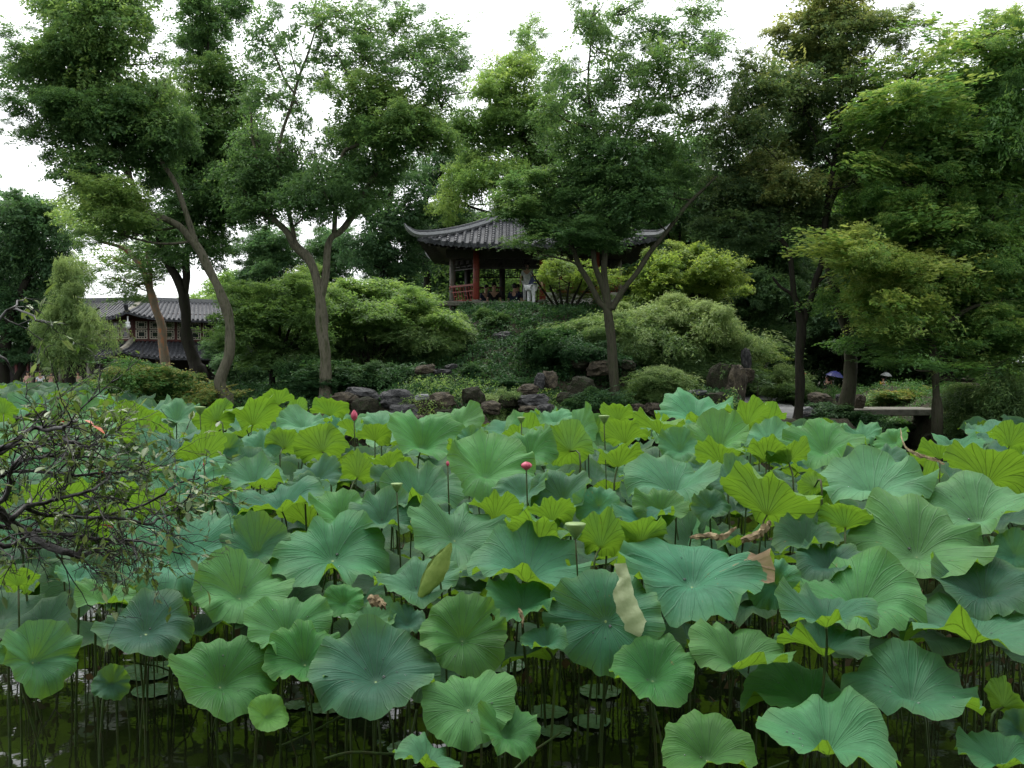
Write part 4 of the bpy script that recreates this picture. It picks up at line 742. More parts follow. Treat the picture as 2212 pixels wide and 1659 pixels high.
HL = [
 # cx, cy, w, h, side seen, tone, label, extras
 (72,882,108,36,T_,'b','pale blue lotus leaf at the left edge of the canopy, tilted down to the left',dict(roll=-8)),
 (8,890,60,52,U_,'y','yellowish lotus leaf upright at the very left edge below the water plants',{}),
 (165,885,95,60,T_,'G','lotus leaf with a brownish cast standing left of the vine mound',dict(roll=15)),
 (300,912,96,74,U_,'y','upright lotus leaf showing its veined underside, leftmost of the tall yellow green ones',dict(roll=12)),
 (381,900,104,58,T_,'b','ribbed blue green lotus leaf between two upright yellow green leaves at the far left',{}),
 (465,905,88,76,U_,'y','tilted pale lotus leaf left of the brightest backlit one at the far edge',dict(roll=28)),
 (546,905,128,70,U_,'y','large backlit lotus leaf on a bare stalk below the forked elm, veins fanned',dict(roll=-4)),
 (600,868,70,38,U_,'y','lotus leaf topping the canopy left of the forked elm',{}),
 (640,888,56,44,U_,'y','small folded lotus leaf at the top of the canopy right of the highest leaf',dict(roll=25)),
 (562,962,92,62,T_,'b','blue green lotus leaf under the large backlit one',{}),
 (657,917,122,44,T_,'l','wide flat lotus leaf with a wavy front edge below the forked elm',dict(lip=.4)),
 (616,962,84,70,U_,'G','dark green upright lotus leaf left of the pale round one',dict(roll=-15)),
 (692,968,112,88,U_,'y','pale round lotus leaf standing on edge, lightest of the yellow ones',dict(roll=24)),
 (315,957,124,60,U_,'y','long yellow green lotus leaf slanting down to the left above the bare twigs',dict(roll=-14)),
 (378,970,155,78,T_,'B','broad blue green lotus leaf arching behind the small vivid yellow one',dict(roll=-12,cup=.05,saddle=.22)),
 (435,984,118,58,U_,'y','small vivid yellow green lotus leaf with a raised right corner',dict(roll=8,cup=.3)),
 (492,968,66,72,T_,'B','shaded lotus leaf between the vivid yellow one and the stalk of the backlit one',dict(roll=20)),
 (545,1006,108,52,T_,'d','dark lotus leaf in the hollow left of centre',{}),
 (400,1022,165,46,T_,'b','long low lotus leaf below the vivid yellow one',{}),
 (397,1058,155,76,T_,'b','lotus leaf behind the tips of the bare twigs, sloping to the right',dict(roll=8,saddle=.15)),
 (270,1050,130,46,T_,'B','lotus leaf lying level behind the bare twigs',{}),
 (462,1058,68,42,U_,'G','small green lotus leaf tucked under the sloping one',{}),
 (551,1036,132,56,T_,'b','shallow bowl lotus leaf with a green front lip, upper of the two left of centre',dict(lip=.9,roll=-8)),
 (687,1028,100,62,T_,'B','blue bowl lotus leaf with a browned right corner',dict(lip=.8)),
 (606,1086,168,78,T_,'b','wide bowl lotus leaf with a curled front and a big green lip, left of centre',dict(lip=1.0,roll=10,cup=.22)),
 (480,1075,104,26,T_,'b','lotus leaf seen edge on under the sloping one',dict(roll=-12)),
 (527,1102,110,56,T_,'B','blue lotus leaf half under the curled bowl leaf',{}),
 (660,1052,80,50,T_,'B','small blue lotus leaf behind the curled bowl leaf',{}),
 (382,1196,242,168,T_,'b','very large ribbed lotus leaf behind the drooping twig tips, the largest at the left',dict(roll=-6,cup=.26,wave=1.3)),
 (548,1188,150,118,T_,'B','dark lotus leaf folded along its right edge beside the large ribbed one',dict(roll=28,saddle=.2)),
 (718,1204,228,160,T_,'b','large round lotus leaf with fine pleats and a pale navel, left of centre',dict(roll=4,cup=.10,wave=1.3)),
 (735,1110,132,88,T_,'g','lotus leaf directly behind the large pleated one',dict(roll=-8)),
 (828,1120,152,92,T_,'B','grey blue lotus leaf with its front edge turned under',dict(lip=.7,cup=.2,roll=-4)),
 (905,1072,178,90,T_,'B','lotus leaf with a long rolled front like a lip, at centre',dict(roll=10,lip=.6,cup=.24)),
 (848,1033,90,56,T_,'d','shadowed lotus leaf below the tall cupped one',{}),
 (918,948,162,112,T_,'g','tall cupped light green lotus leaf at the top centre',dict(roll=-14,cup=.34,saddle=.12)),
 (990,910,106,60,T_,'g','lotus leaf behind the tall cupped one, its rim against the rocks',{}),
 (1018,950,64,54,T_,'b','ruffled small lotus leaf right of the tall cupped one',dict(wave=1.6)),
 (1053,1012,192,122,T_,'g','large light green lotus leaf with the pink flower at its right edge',dict(roll=-16,cup=.24)),
 (1142,975,128,88,T_,'G','darker rounded lotus leaf behind the pink flower',dict(roll=14)),
 (775,1024,88,56,U_,'y','green underside of a lotus leaf left of the small pink bud tip',dict(roll=-18)),
 (810,945,74,42,U_,'y','small fan shaped lotus leaf on a thin stalk left of the tall cupped one',{}),
 (838,1000,74,38,U_,'y','yellow underside of a lotus leaf under the tall cupped one',dict(roll=10)),
 (712,890,82,48,U_,'y','jagged yellow green lotus leaf beside the red bud',{}),
 (824,914,94,42,T_,'l','far lotus leaf right of the red bud',{}),
 (1128,1060,126,82,T_,'b','lotus leaf with a bright yellow flap on its right side at centre',dict(lip=.6,roll=14)),
 (1213,1070,134,102,T_,'B','blue lotus leaf fanning to the right of centre',dict(roll=18)),
 (1070,1108,118,44,U_,'G','lotus leaf seen from below, right of centre',dict(roll=-6)),
 (1190,1115,112,44,U_,'G','scalloped green lotus leaf under the blue fan shaped one',dict(roll=8)),
 (985,1160,208,146,T_,'b','wide jagged lotus leaf at centre sloping down to the left above the rolled bud leaf',dict(roll=-20,wave=1.5,cup=.12)),
 (1165,1166,162,66,U_,'G','lotus leaf with rusty brown ribs on its underside behind the seed pod',dict(roll=-8,mat='lotus_worn')),
 (1226,968,114,96,U_,'y','yellow green lotus leaf hanging like a fan right of the pink flower',dict(roll=38)),
 (1242,935,116,76,T_,'g','soft green lotus leaf behind the hanging fan one',dict(roll=32)),
 (1200,905,88,38,T_,'l','far lotus leaf at the top right of centre',{}),
 (1286,934,76,68,T_,'G','shaded lotus leaf below the two pale seed pods',dict(roll=-40)),
 (1336,900,82,46,U_,'y','bright round topped lotus leaf at the foot of the slim elm',{}),
 (1350,945,114,56,U_,'G','green lotus leaf with black ribs below the slim elm',dict(lip=.2)),
 (1425,925,108,30,U_,'y','low ruffled lotus leaf under the highest one on the right',{}),
 (1502,893,158,64,T_,'l','highest pale lotus leaf right of the slim elm, its rim against the dark rock',dict(wave=1.4,roll=4)),
 (1470,968,98,72,T_,'b','lotus leaf with rayed pleats and a white navel, below the highest one',{}),
 (1546,960,148,88,T_,'g','rounded light lotus leaf with a yellow flap in front, right of centre',dict(roll=24,cup=.26)),
 (1555,990,108,52,U_,'y','yellow folded front half of a lotus leaf right of centre',dict(roll=14)),
 (1336,996,114,46,U_,'G','lotus leaf with a brown scorched rim and dark ribs',dict(mat='lotus_worn',roll=-8)),
 (1612,908,108,50,U_,'y','jagged yellow green lotus leaf in front of the gravel path',dict(roll=10,mat='lotus_worn')),
 (1455,1045,190,84,T_,'b','broad lotus leaf with two raised corners, right of centre',dict(roll=4,wave=.8,saddle=.18)),
 (1425,1100,118,86,T_,'G','bright green curled lotus leaf behind the grey blue bowl',dict(roll=-10,cup=.3)),
 (1385,1118,130,56,T_,'B','small grey blue bowl lotus leaf with a green lip',dict(lip=.9)),
 (1578,1036,112,66,T_,'B','blue lotus leaf folded in two left of the brightest backlit one',dict(roll=30,saddle=.2)),
 (1535,1094,84,70,T_,'d','dark lotus leaf in the hollow left of the brightest backlit one',{}),
 (1290,1094,98,94,T_,'b','lotus leaf hanging down to the left with an orange flecked rim',dict(roll=48,mat='lotus_worn')),
 (1300,1172,124,76,U_,'y','three cornered yellow lotus leaf above the white folded one',dict(roll=-14,mat='lotus_worn')),
 (1385,1160,112,60,U_,'y','yellow lotus leaf with black fan ribs under the grey blue bowl',{}),
 (1662,1092,192,118,U_,'y','brightest backlit lotus leaf with dark fan ribs, standing on a bare stalk at the right',dict(roll=-14,cup=.24)),
 (1758,1050,64,84,U_,'y','crinkled lime lotus leaf standing behind the brightest backlit one',dict(roll=60)),
 (1782,965,164,92,T_,'g','large soft lotus leaf in front of the leaning trunk',dict(roll=12,cup=.2)),
 (1662,950,112,56,T_,'l','lotus leaf beside the gravel path with a dark green lip',dict(lip=.8)),
 (1655,985,112,46,U_,'G','green underside of a lotus leaf above the brightest backlit one',{}),
 (1702,990,94,40,U_,'G','curved green lotus leaf under the large soft one',dict(roll=10)),
 (1862,940,84,40,T_,'b','far ruffled lotus leaf below the bridge end',dict(wave=1.5)),
 (1930,952,76,52,T_,'g','lotus leaf with a pale rolled rim in front of the dark bridge opening',dict(roll=40)),
 (1910,990,94,46,T_,'B','blue lotus leaf with a torn brown side beside the withered ones',dict(mat='lotus_worn')),
 (1885,1055,228,92,T_,'l','very wide pale lotus leaf with one yellow curl, upper right',dict(roll=2,wave=1.2,cup=.18)),
 (2110,1108,246,126,T_,'l','large lotus leaf cut by the right edge behind the round speckled one',dict(roll=8,cup=.2)),
 (1980,1184,276,188,T_,'g','largest round lotus leaf at the right with yellow speckled rim',dict(cup=.16,wave=1.1,mat='lotus_worn')),
 (2135,1026,172,88,U_,'y','dark ribbed yellow green lotus leaf upright at the right edge',dict(roll=-8,cup=.2)),
 (2030,982,88,44,U_,'G','low green lotus leaf beside the withered stalks',{}),
 (2182,955,92,46,U_,'y','bright ruffled lotus leaf topping the canopy at the right edge',dict(roll=-10)),
 (2188,1194,104,92,T_,'b','grey blue lotus leaf hanging at the right edge',dict(roll=30)),
 (1826,1130,114,80,U_,'y','plain green lotus leaf left of the largest round one',{}),
 (1738,1162,134,82,T_,'d','dark lotus leaf with a brown torn corner behind the bare stalk',dict(mat='lotus_worn')),
 (1672,1262,118,132,T_,'b','lotus leaf behind the brown patched one, to its right',dict(roll=40)),
 (1495,1248,300,168,T_,'b','huge lotus leaf with a dead brown patch on its right side',dict(mat='lotus_patch',wave=1.2,cup=.14,notch=.06)),
 (1850,1296,254,148,T_,'g','wide green lotus leaf behind the small bowl, with two bites in its rim',dict(roll=8,notch=.12,mat='lotus_worn')),
 (1785,1328,192,86,T_,'B','small grey blue bowl lotus leaf with two green lips, at the right',dict(lip=1.0,cup=.26,dz=.14)),
 (2125,1270,205,112,T_,'d','dark shaded lotus leaf under the ones at the right edge',{}),
 (2105,1372,300,100,T_,'b','broad shallow lotus bowl at the right edge showing its ribbed green underside',dict(lip=.9,cup=.12,saddle=.05)),
 (1598,1416,200,112,T_,'g','deep cupped green lotus leaf with a yellow lip, below the brown patched one',dict(lip=.8,cup=.3,roll=-12)),
 (1750,1508,254,118,T_,'g','wide lotus leaf just behind the lowest large one at the right',dict(cup=.16,dz=-.10)),
 (1972,1498,250,128,T_,'b','wide lotus leaf with a raised back edge, lower right',dict(roll=-8,cup=.18)),
 (1788,1598,262,152,T_,'l','lowest large pale lotus leaf at the right, holding a drop of water',dict(cup=.24,wave=.9,dz=.12)),
 (1528,1622,194,132,T_,'G','rich green lotus leaf cut by the bottom edge',dict(wave=.6)),
 (2165,1640,170,76,T_,'b','ruffled lotus leaf in the bottom right corner',dict(lip=.4)),
 (2172,1520,104,66,U_,'G','lotus leaf with its green underside up near the right edge',dict(roll=-30)),
 (2205,1580,90,92,T_,'d','dark lotus leaf at the right edge near the bottom',{}),
 (1780,1392,184,68,T_,'d','dark lotus leaf in the shade of the small grey blue bowl',{}),
 (1790,1215,134,70,T_,'d','dark blue lotus leaf under the largest round one',{}),
 (1308,1340,228,228,T_,'B','very large dark lotus leaf facing the viewer beside the whitish folded flap',dict(roll=10,cup=.08,wave=.9)),
 (1000,1374,176,166,T_,'G','green lotus leaf with small slits, centre, above the smooth round one',dict(roll=-8,hole=True)),
 (1012,1530,184,156,T_,'g','smooth light green lotus leaf low at the centre',dict(wave=.7,cup=.10)),
 (812,1458,252,176,T_,'B','deep blue green lotus leaf with a brown navel, low left of centre',dict(wave=.9,cup=.14)),
 (1096,1580,138,94,T_,'G','lotus leaf half behind the smooth light green one',dict(roll=-20)),
 (925,1642,132,62,T_,'b','folded lotus leaf at the bottom edge left of centre',dict(roll=-20)),
 (900,1262,172,98,T_,'b','lotus leaf behind the rolled bud leaf',{}),
 (800,1336,118,68,T_,'g','lotus leaf with a torn right edge below the large pleated one',dict(mat='lotus_worn')),
 (880,1342,84,66,T_,'d','dark lotus leaf right of the torn edged one',{}),
 (1140,1236,238,128,T_,'b','broad lotus bowl with a hanging green front at centre',dict(lip=1.0,roll=-14,cup=.16,hole=True)),
 (742,1300,92,84,T_,'G','lotus leaf under the large pleated one, right side',dict(roll=20)),
 (1410,1455,178,142,T_,'G','round dark green lotus leaf behind the long stalks right of centre',dict(wave=.7)),
 (1176,1386,102,56,T_,'B','small cupped lotus leaf left of the very large dark one',dict(lip=.8,roll=20,cup=.3)),
 (1130,1300,150,90,T_,'b','lotus leaf under the broad bowl at centre',{}),
 (522,1278,182,140,T_,'g','fresh green lotus leaf with a raised right side, upper of the left front trio',dict(roll=-16,cup=.22,wave=.8)),
 (621,1358,168,130,T_,'g','fresh green lotus leaf in the middle of the left front trio',dict(roll=-8,wave=.9)),
 (660,1422,165,134,T_,'G','lotus leaf under the middle one of the left front trio',dict(roll=-6)),
 (480,1467,208,172,T_,'G','bright green lotus leaf with pinkish bites, low left over open water',dict(roll=-14,wave=.8,notch=.08)),
 (315,1360,182,128,T_,'d','very dark lotus leaf over open water at the left',dict(cup=.14)),
 (80,1422,160,140,T_,'b','steep lotus leaf slanting to the lower left corner',dict(roll=-46,saddle=.2,lip=.5)),
 (240,1476,78,98,T_,'d','small dark folded lotus leaf hanging near the water at the left',dict(roll=30,saddle=.3)),
 (580,1543,92,84,T_,'y','small young lotus leaf half furled, low left over the water',dict(roll=-42,cup=.3,wave=.3)),
 (225,1290,128,78,T_,'g','lotus leaf with a bright lip left of the very dark one',dict(lip=1.0,roll=-16)),
 (40,1256,90,50,U_,'G','lotus leaf under the thick bare branch',{}),
 (170,1242,90,46,T_,'b','lotus leaf under the drooping twigs',{}),
 (18,1410,56,62,T_,'g','lotus leaf cut by the left edge above the open water',{}),
 (120,980,110,60,T_,'g','lotus leaf behind the upper bare twigs',{}),
 (60,1010,120,70,T_,'b','lotus leaf behind the bare twigs at the left edge',{}),
 (200,1010,110,64,T_,'g','lotus leaf behind the middle of the bare twigs',{}),
 (130,1090,140,70,U_,'G','green underside of a lotus leaf behind the thick bare branch',{}),
 (250,1130,120,66,U_,'y','yellow lotus leaf glowing behind the lower twigs',{}),
 (50,1150,110,60,T_,'B','bluish lotus leaf behind the fork of the bare branch',{}),
 (330,1100,100,52,U_,'y','lime lotus leaf glowing above the large ribbed one',{}),
 (210,930,90,46,T_,'l','pale lotus leaf behind the red twig leaf',{}),
 (40,945,100,48,T_,'l','pale lotus leaf at the left edge above the bare twigs',{}),
]
for a in HL:
    lotus_leaf(*a[:7], **a[7])
# lotus leaves of the crowded back and lower storey, copied from a few patterns with their stalks
rg = random.Random(4)
def proto_leaf(k):
    root = empty('lotus_leaf', (0, 0, 0), '', 'lotus leaf', None)
    me = blade_mesh('blade', .36, rg.choice([.2,.28,.34]), 900+k, rg.choice([0,0,.6]), 1.1, rg.uniform(.05,.2), nseg=40, nring=7)
    bl = link('blade', me, root); KIDS.setdefault(root, []).append(bl)
    tx, ty = rg.uniform(-.5,.5), rg.uniform(-.75,.55)
    n = Vector((math.sin(tx), math.sin(ty), 1)).normalized(); q = Vector((0,0,1)).rotation_difference(n)
    bl.rotation_mode = 'QUATERNION'; bl.rotation_quaternion = q; bl.location = (0, 0, 2.4)
    sp = smooth_path([(0,0,2.4), tuple(Vector((0,0,2.4)) - n*.35), (rg.uniform(-.15,.15), rg.uniform(-.15,.15), 1.2), (rg.uniform(-.1,.1), 0, -.1)], 3)
    mb = MB(); mb.tube([Vector(p) for p in sp], .0075, 5); mb.build('stalk', MATS['stalk'], root, smooth=True)
    return root
PR = [proto_leaf(k) for k in range(12)]; usedp = set()
far_c = ['pale', 'blue green', 'light green', 'mid green']
cnt = 0
def place_copy(x, y, z, sc, tone, label, group, dark=1):
    global cnt
    k = rg.randrange(len(PR)); o = PR[k] if k not in usedp else copy_tree(PR[k]); usedp.add(k)
    o.location = (x, y, z-2.4*sc); o.rotation_euler.z = rg.uniform(-1.1, 1.1); o.scale = (sc, sc, sc); o['label'] = label; o['group'] = group
    bl = KIDS[o][0]; t = TONES[tone]; bl.color = (t[0]*rg.uniform(.85,1.2), t[1]*rg.uniform(.9,1.1), t[2]*rg.uniform(.85,1.15), 1); cnt += 1
def canopy_z(y, x=0): # height of the lotus canopy by distance; it stays high in the left arm of the pond
    a = float(np.interp(y, [4.5,5.5,6.5,8,10,12.5,15,22,40], [.55,.85,1.15,1.40,1.60,1.66,1.48,1.05,.95]))
    b = float(np.interp(y, [4.5,5.5,6.5,8,10,14,20,46], [.55,.85,1.15,1.40,1.62,1.74,1.68,1.50]))
    k = sstep(-.27, -.40, x/max(y, 1)); return a*(1-k) + b*k
pts = []
def try_place(x, y, md):
    for (a, b) in pts:
        if (a-x)**2 + (b-y)**2 < md*md: return False
    pts.append((x, y)); return True
def in_pond(x, y):
    if y > 10.6 and .36 < x/y < .50: return False
    bank = 24 + 1.2*math.sin(x*.5) + (28*sstep(-9.5, -14, x)) + 3.0*sstep(7.0, 9, x)
    return y < bank - 1.3
tries = 0
while cnt < 78 and tries < 9000:   # lower storey in the front half
    tries += 1
    y = rg.uniform(6.6, 12.5); x = rg.uniform(-.60, .60)*y
    if try_place(x, y, .60):
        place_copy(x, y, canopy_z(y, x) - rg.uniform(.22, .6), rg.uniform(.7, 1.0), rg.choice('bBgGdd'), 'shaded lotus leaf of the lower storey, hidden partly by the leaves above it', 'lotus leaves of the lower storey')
while cnt < 150 and tries < 40000:   # back of the canopy
    tries += 1
    y = rg.uniform(12.3, 20.5); x = rg.uniform(-.60, .60)*y
    if in_pond(x, y) and try_place(x, y, .72):
        place_copy(x, y, canopy_z(y, x) + rg.uniform(-.28, .04), rg.uniform(.85, 1.2), rg.choice('lbgglG'), 'lotus leaf among the small crowded ones along the back of the pond', 'lotus leaves at the back of the pond')
while cnt < 158 and tries < 60000:
    tries += 1
    y = rg.uniform(19, 30); x = rg.uniform(-.58, -.38)*y
    if in_pond(x, y) and try_place(x, y, .8):
        place_copy(x, y, canopy_z(y, x) + rg.uniform(-.2, .1), rg.uniform(.9, 1.2), rg.choice('lbgl'), 'small distant lotus leaf in the left arm of the pond', 'distant lotus leaves in the left arm of the pond')
LAND = [(1137,1005,'pink lotus flower'),(765,897,'red lotus bud'),(938,1235,'rolled young leaf'),(1610,1230,'brown dead patch'),(1243,1141,'cone shaped seed pod'),(1662,1092,'brightest backlit leaf'),(382,1196,'large ribbed leaf'),(718,1204,'pleated round leaf'),(918,948,'tall cupped leaf'),(1980,1184,'speckled round leaf'),
 (546,905,'large backlit left leaf'),(435,984,'vivid yellow leaf'),(692,968,'pale round leaf'),(1502,893,'highest pale leaf'),(1885,1055,'very wide pale leaf'),(2135,1026,'upright right edge leaf'),(1226,968,'hanging fan leaf'),(606,1086,'curled bowl leaf'),(905,1072,'rolled lip leaf'),(1975,980,'long withered leaf'),(120,1010,'bare twigs'),(1308,1340,'whitish folded flap'),(300,912,'leftmost tall yellow leaf'),(1455,1045,'leaf with two raised corners'),(72,882,'pale blue left edge leaf')]
def project(p):
    v = Vector(p) - Vector((0, 0, EYE)); f = Vector((0, math.cos(PITCH), -math.sin(PITCH))); u = Vector((0, math.sin(PITCH), math.cos(PITCH)))
    return 1106 + FPX*v.x/v.dot(f), 829.5 - FPX*v.dot(u)/v.dot(f)
ORD = ['nearest', 'second', 'third', 'fourth', 'fifth', 'sixth', 'seventh', 'eighth', 'ninth', 'tenth', 'eleventh', 'twelfth', 'thirteenth', 'fourteenth']
def relabel(objs, noun, lands):
    B = {}
    for o, top in objs:
        px, py = project(top); l = min(lands, key=lambda q: (q[0]-px)**2 + ((q[1]-py)*1.6)**2); dx, dy = px-l[0], (py-l[1])*1.6
        di = ('right of' if dx > 0 else 'left of') if abs(dx) > abs(dy) else ('below' if dy > 0 else 'above')
        B.setdefault((l[2], di), []).append((dx*dx+dy*dy, o))
    for (ln_, di), q in B.items():
        q.sort(key=lambda e: e[0])
        for i, (_, o) in enumerate(q):
            o['label'] = f'{noun} {di} the {ln_}' + (f', {ORD[min(i, 13)]}' if len(q) > 1 else '')
for g_, noun in (('lotus leaves of the lower storey', 'shaded low lotus leaf'), ('lotus leaves at the back of the pond', 'small back row lotus leaf'), ('distant lotus leaves in the left arm of the pond', 'tiny distant lotus leaf')):
    relabel([(o, tuple(Vector(o.location) + Vector((0, 0, 2.4*o.scale[2])))) for o in COL.objects if o.get('group') == g_], noun, LAND)
# what lies beyond the counted ones: one mass
vs = []; fs = []; uvl = []
bm_me = [blade_mesh('x', .36, .2, 700+k, 0, 1.1, .12, nseg=20, nring=4) for k in range(4)]
def mass_leaf(x, y, z, sc):
    me = bm_me[rg.randrange(4)]; n = Vector((rg.uniform(-.4,.4), rg.uniform(-.6,.35), 1)).normalized(); q = Vector((0,0,1)).rotation_difference(n).to_matrix() @ Matrix.Rotation(rg.uniform(0,6.28), 3, 'Z')
    o = len(vs); vs.extend([tuple(q @ (v.co*sc) + Vector((x, y, z))) for v in me.vertices]); fs.extend([tuple(o+i for i in p.vertices) for p in me.polygons]); uvl.extend([tuple(u.uv) for u in me.uv_layers[0].data])
for i in range(9000):
    y = rg.uniform(19, 46); x = rg.uniform(-.62, .60)*y
    if not in_pond(x, y): continue
    if try_place(x, y, .62): mass_leaf(x, y, canopy_z(y, x) - rg.uniform(.05, .2), rg.uniform(.8, 1.15))
pts = []
for i in range(6000):
    y = rg.uniform(6.2, 20); x = rg.uniform(-.62, .60)*y
    if in_pond(x, y) and try_place(x, y, .44): mass_leaf(x, y, canopy_z(y, x) - rg.uniform(.38, .70), rg.uniform(.7, 1.0))
me = bpy.data.meshes.new('lotus_bed'); me.from_pydata(vs, [], fs); uv = me.uv_layers.new(name='UVMap'); uv.data.foreach_set('uv', np.array(uvl, np.float32).ravel())
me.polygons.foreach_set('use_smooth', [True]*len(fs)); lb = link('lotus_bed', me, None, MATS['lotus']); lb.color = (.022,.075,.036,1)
tag(lb, 'mass of far and low lotus leaves filling the pond behind the nearer ones', 'lotus bed', None, 'stuff')
# bare stalks standing in the water under the canopy (uncountable)
mb = MB()
for i in range(300):
    y = rg.uniform(5.6, 11) if i < 280 else rg.uniform(5.0, 6.4); x = rg.uniform(-.60, .60)*y
    if y < 6.4 and x < -1.4 and rg.random() < .8: continue
    zt = canopy_z(y, x)*rg.uniform(.5, .95); lx, ly = rg.uniform(-.16,.16), rg.uniform(-.16,.16)
    if rg.random() < .12: lx *= 4; ly *= 3; zt *= .7
    sp = smooth_path([(x, y, -.3), (x+lx*.3, y+ly*.3, zt*.5), (x+lx, y+ly, zt)], 2)
    mb.tube([Vector(p) for p in sp], rg.uniform(.004, .0075), 4, cap=False)
o = mb.build('lotus_stalks', MATS['stalk']); tag(o, 'thicket of thin lotus stalks standing in the dark water', 'lotus stalks', None, 'stuff')
# litter of dead leaves between the stalks
k = 900; y = rs.uniform(6.8, 11, k); x = rs.uniform(-.6, .6, k)*y
P = np.stack([x, y, rs.uniform(.05, .9, k)*np.array([canopy_z(a) for a in y])*.6], 1)
o = leaves_mesh('leaf_litter', P, nrand(k, 3)*[1,1,1.5], nrand(k, 3), rs.uniform(.05,.16,k), rs.uniform(.03,.09,k), rs.uniform(0,1,k), MATS['leaf_litter'])
tag(o, 'withered brown scraps hanging among the lotus stalks', 'dead leaves', None, 'stuff')
# floating round pads
PADS = [(323,1455,128,'floating pad with wet beads, upper of the two at the left',''),(330,1498,90,'floating pad below the very dark lotus leaf, lower of the two at the left',''),(640,1530,54,'small floating pad under the left front trio',''),(706,1535,80,'floating pad left of the deep blue green lotus leaf',''),
 (895,1398,60,'floating pad in the gap above the deep blue green leaf',''),(1295,1500,92,'floating pad right of the long twin stalks, farthest of the cluster',''),(1183,1545,84,'floating pad, leftmost of the cluster at centre',''),(1278,1566,82,'floating pad, rightmost near one of the central cluster',''),(1199,1588,72,'floating pad nearest the bottom edge in the central cluster',''),(1084,1442,106,'dim floating pad behind the smooth light green leaf',''),(1020,1610,90,'floating pad behind the folded leaf at the bottom edge',''),(870,1625,70,'floating pad at the bottom edge left of centre','')]
for (px, py, w_, lb, _) in PADS:
    d = (EYE-.006)*FPX/(py-HZ); c = W(px, py, d); Rr = w_*d/FPX*.5; seed = px
    g2 = random.Random(seed); vs2 = [(0,0,.004)]; n_ = 40
    ph = g2.uniform(0,6.28)
    for rr in (.5, 1.0):
        for j in range(n_):
            th = 6.2832*j/n_; q = rr*Rr*(1+.03*math.sin(3*th+ph)+.02*math.sin(8*th+ph)); vs2.append((math.cos(th)*q, math.sin(th)*q, .006 + .008*rr*math.sin(5*th+ph)**2))
    f2 = [(0,1+j,1+(j+1)%n_) for j in range(n_)] + [(1+j,1+n_+j,1+n_+(j+1)%n_,1+(j+1)%n_) for j in range(n_)]
    me = bpy.data.meshes.new('floating_pad'); me.from_pydata(vs2, [], f2); me.polygons.foreach_set('use_smooth', [True]*len(f2))
    o = link('floating_pad', me, None, MATS['pad_green']); o.location = (c.x, c.y, .004); tag(o, lb, 'floating leaf', 'round pads floating on the open water')
# buds, flower, seed pods
def at_lotus(px, py, z=None):
    z = zcan(py)+.12 if z is None else z; d = (EYE-z)*FPX/(py-HZ); return W(px, py, d), d
def flower(px, py, hpx, label, name='lotus_bud', openf=0.0, d=None, cat='lotus bud', tilt=0):
    if d is None: c, d = at_lotus(px, py)
    else: c = W(px, py, d)
    H = M2(hpx, d); root = empty(name, (c.x, c.y, 0), label, cat)
    sp = [(0,0,-.4), (.02,0,c.z*.5), (0,0,c.z-H*.5)]
    mb = MB(); mb.tube([Vector(p) for p in smooth_path(sp, 4)], .006, 6); mb.build('stalk', MATS['stalk'], root, True)
    for k in range(8):
        a = 6.283*k/8 + .3; pm = MB(); vv = []; ff = []; nu, nv = 7, 5
        for i in range(nu):
            t = i/(nu-1)
            for j in range(nv):
                s = (j/(nv-1)-.5)*2; rr = H*.32*math.sin(math.pi*(t*.86+.10))*(1+openf*t*1.6) * (1.0 if k % 2 else .9); aa = a + s*.52*(math.sin(math.pi*min(1,t*.92+.05))**.6)
                vv.append((math.cos(aa)*rr, math.sin(aa)*rr, c.z - H*.5 + t*H*(1-openf*.25)))
        for i in range(nu-1):
            for j in range(nv-1): ff.append((i*nv+j, i*nv+j+1, (i+1)*nv+j+1, (i+1)*nv+j))
        pm.add(vv, ff); pm.build('petal', MATS['petal'], root, True)
    if openf: 
        mb = MB(); mb.lathe((0,0,c.z-H*.35), [(.01,0),(.03,.03),(.032,.04)], 8); mb.build('pod', MATS['pod_green'], root, True)
flower(765, 897, 24, 'closed deep pink lotus bud above the canopy below the dark grey rock')
flower(1137, 1004, 24, 'opening pink lotus flower half hidden by a large light green leaf', 'lotus_flower', .8, None, 'lotus flower')
flower(967, 1001, 12, 'tip of a pink lotus bud in the shade under the tall cupped leaf')
flower(441, 1002, 10, 'tip of a pink lotus bud behind the vivid yellow green leaf')
def pod(px, py, wpx, label):
    c, d = at_lotus(px, py); Wd = M2(wpx, d)*.5; root = empty('lotus_seed_pod', (c.x, c.y, 0), label, 'seed pod')
    mb = MB(); mb.tube([Vector(p) for p in smooth_path([(0,0,-.4),(.03,.01,c.z*.5),(0,0,c.z-Wd)], 4)], .0055, 6); mb.build('stalk', MATS['stalk'], root, True)
    mb = MB(); mb.lathe((0,0,c.z-Wd), [(.008,0),(Wd*.35,Wd*.25),(Wd*.7,Wd*.8),(Wd,Wd*1.35),(Wd*.98,Wd*1.45),(Wd*.5,Wd*1.5)], 14); mb.build('pod', MATS['pod_green'], root, True)
pod(1243, 1141, 46, 'green cone shaped lotus seed pod on a straight stalk at centre right')
pod(1305, 903, 24, 'pale young seed pod with withered petals below the slim elm'); pod(1309, 1108, 4, 'tiny bud by the bowl leaf') if False else None
pod(432, 884, 24, 'pale seed pod beside the far ribbed leaf at the left'); pod(1126, 905, 18, 'small yellowish seed pod against the bank plants'); pod(857, 1050, 26, 'papery pale seed pod standing above the rolled lip leaf')
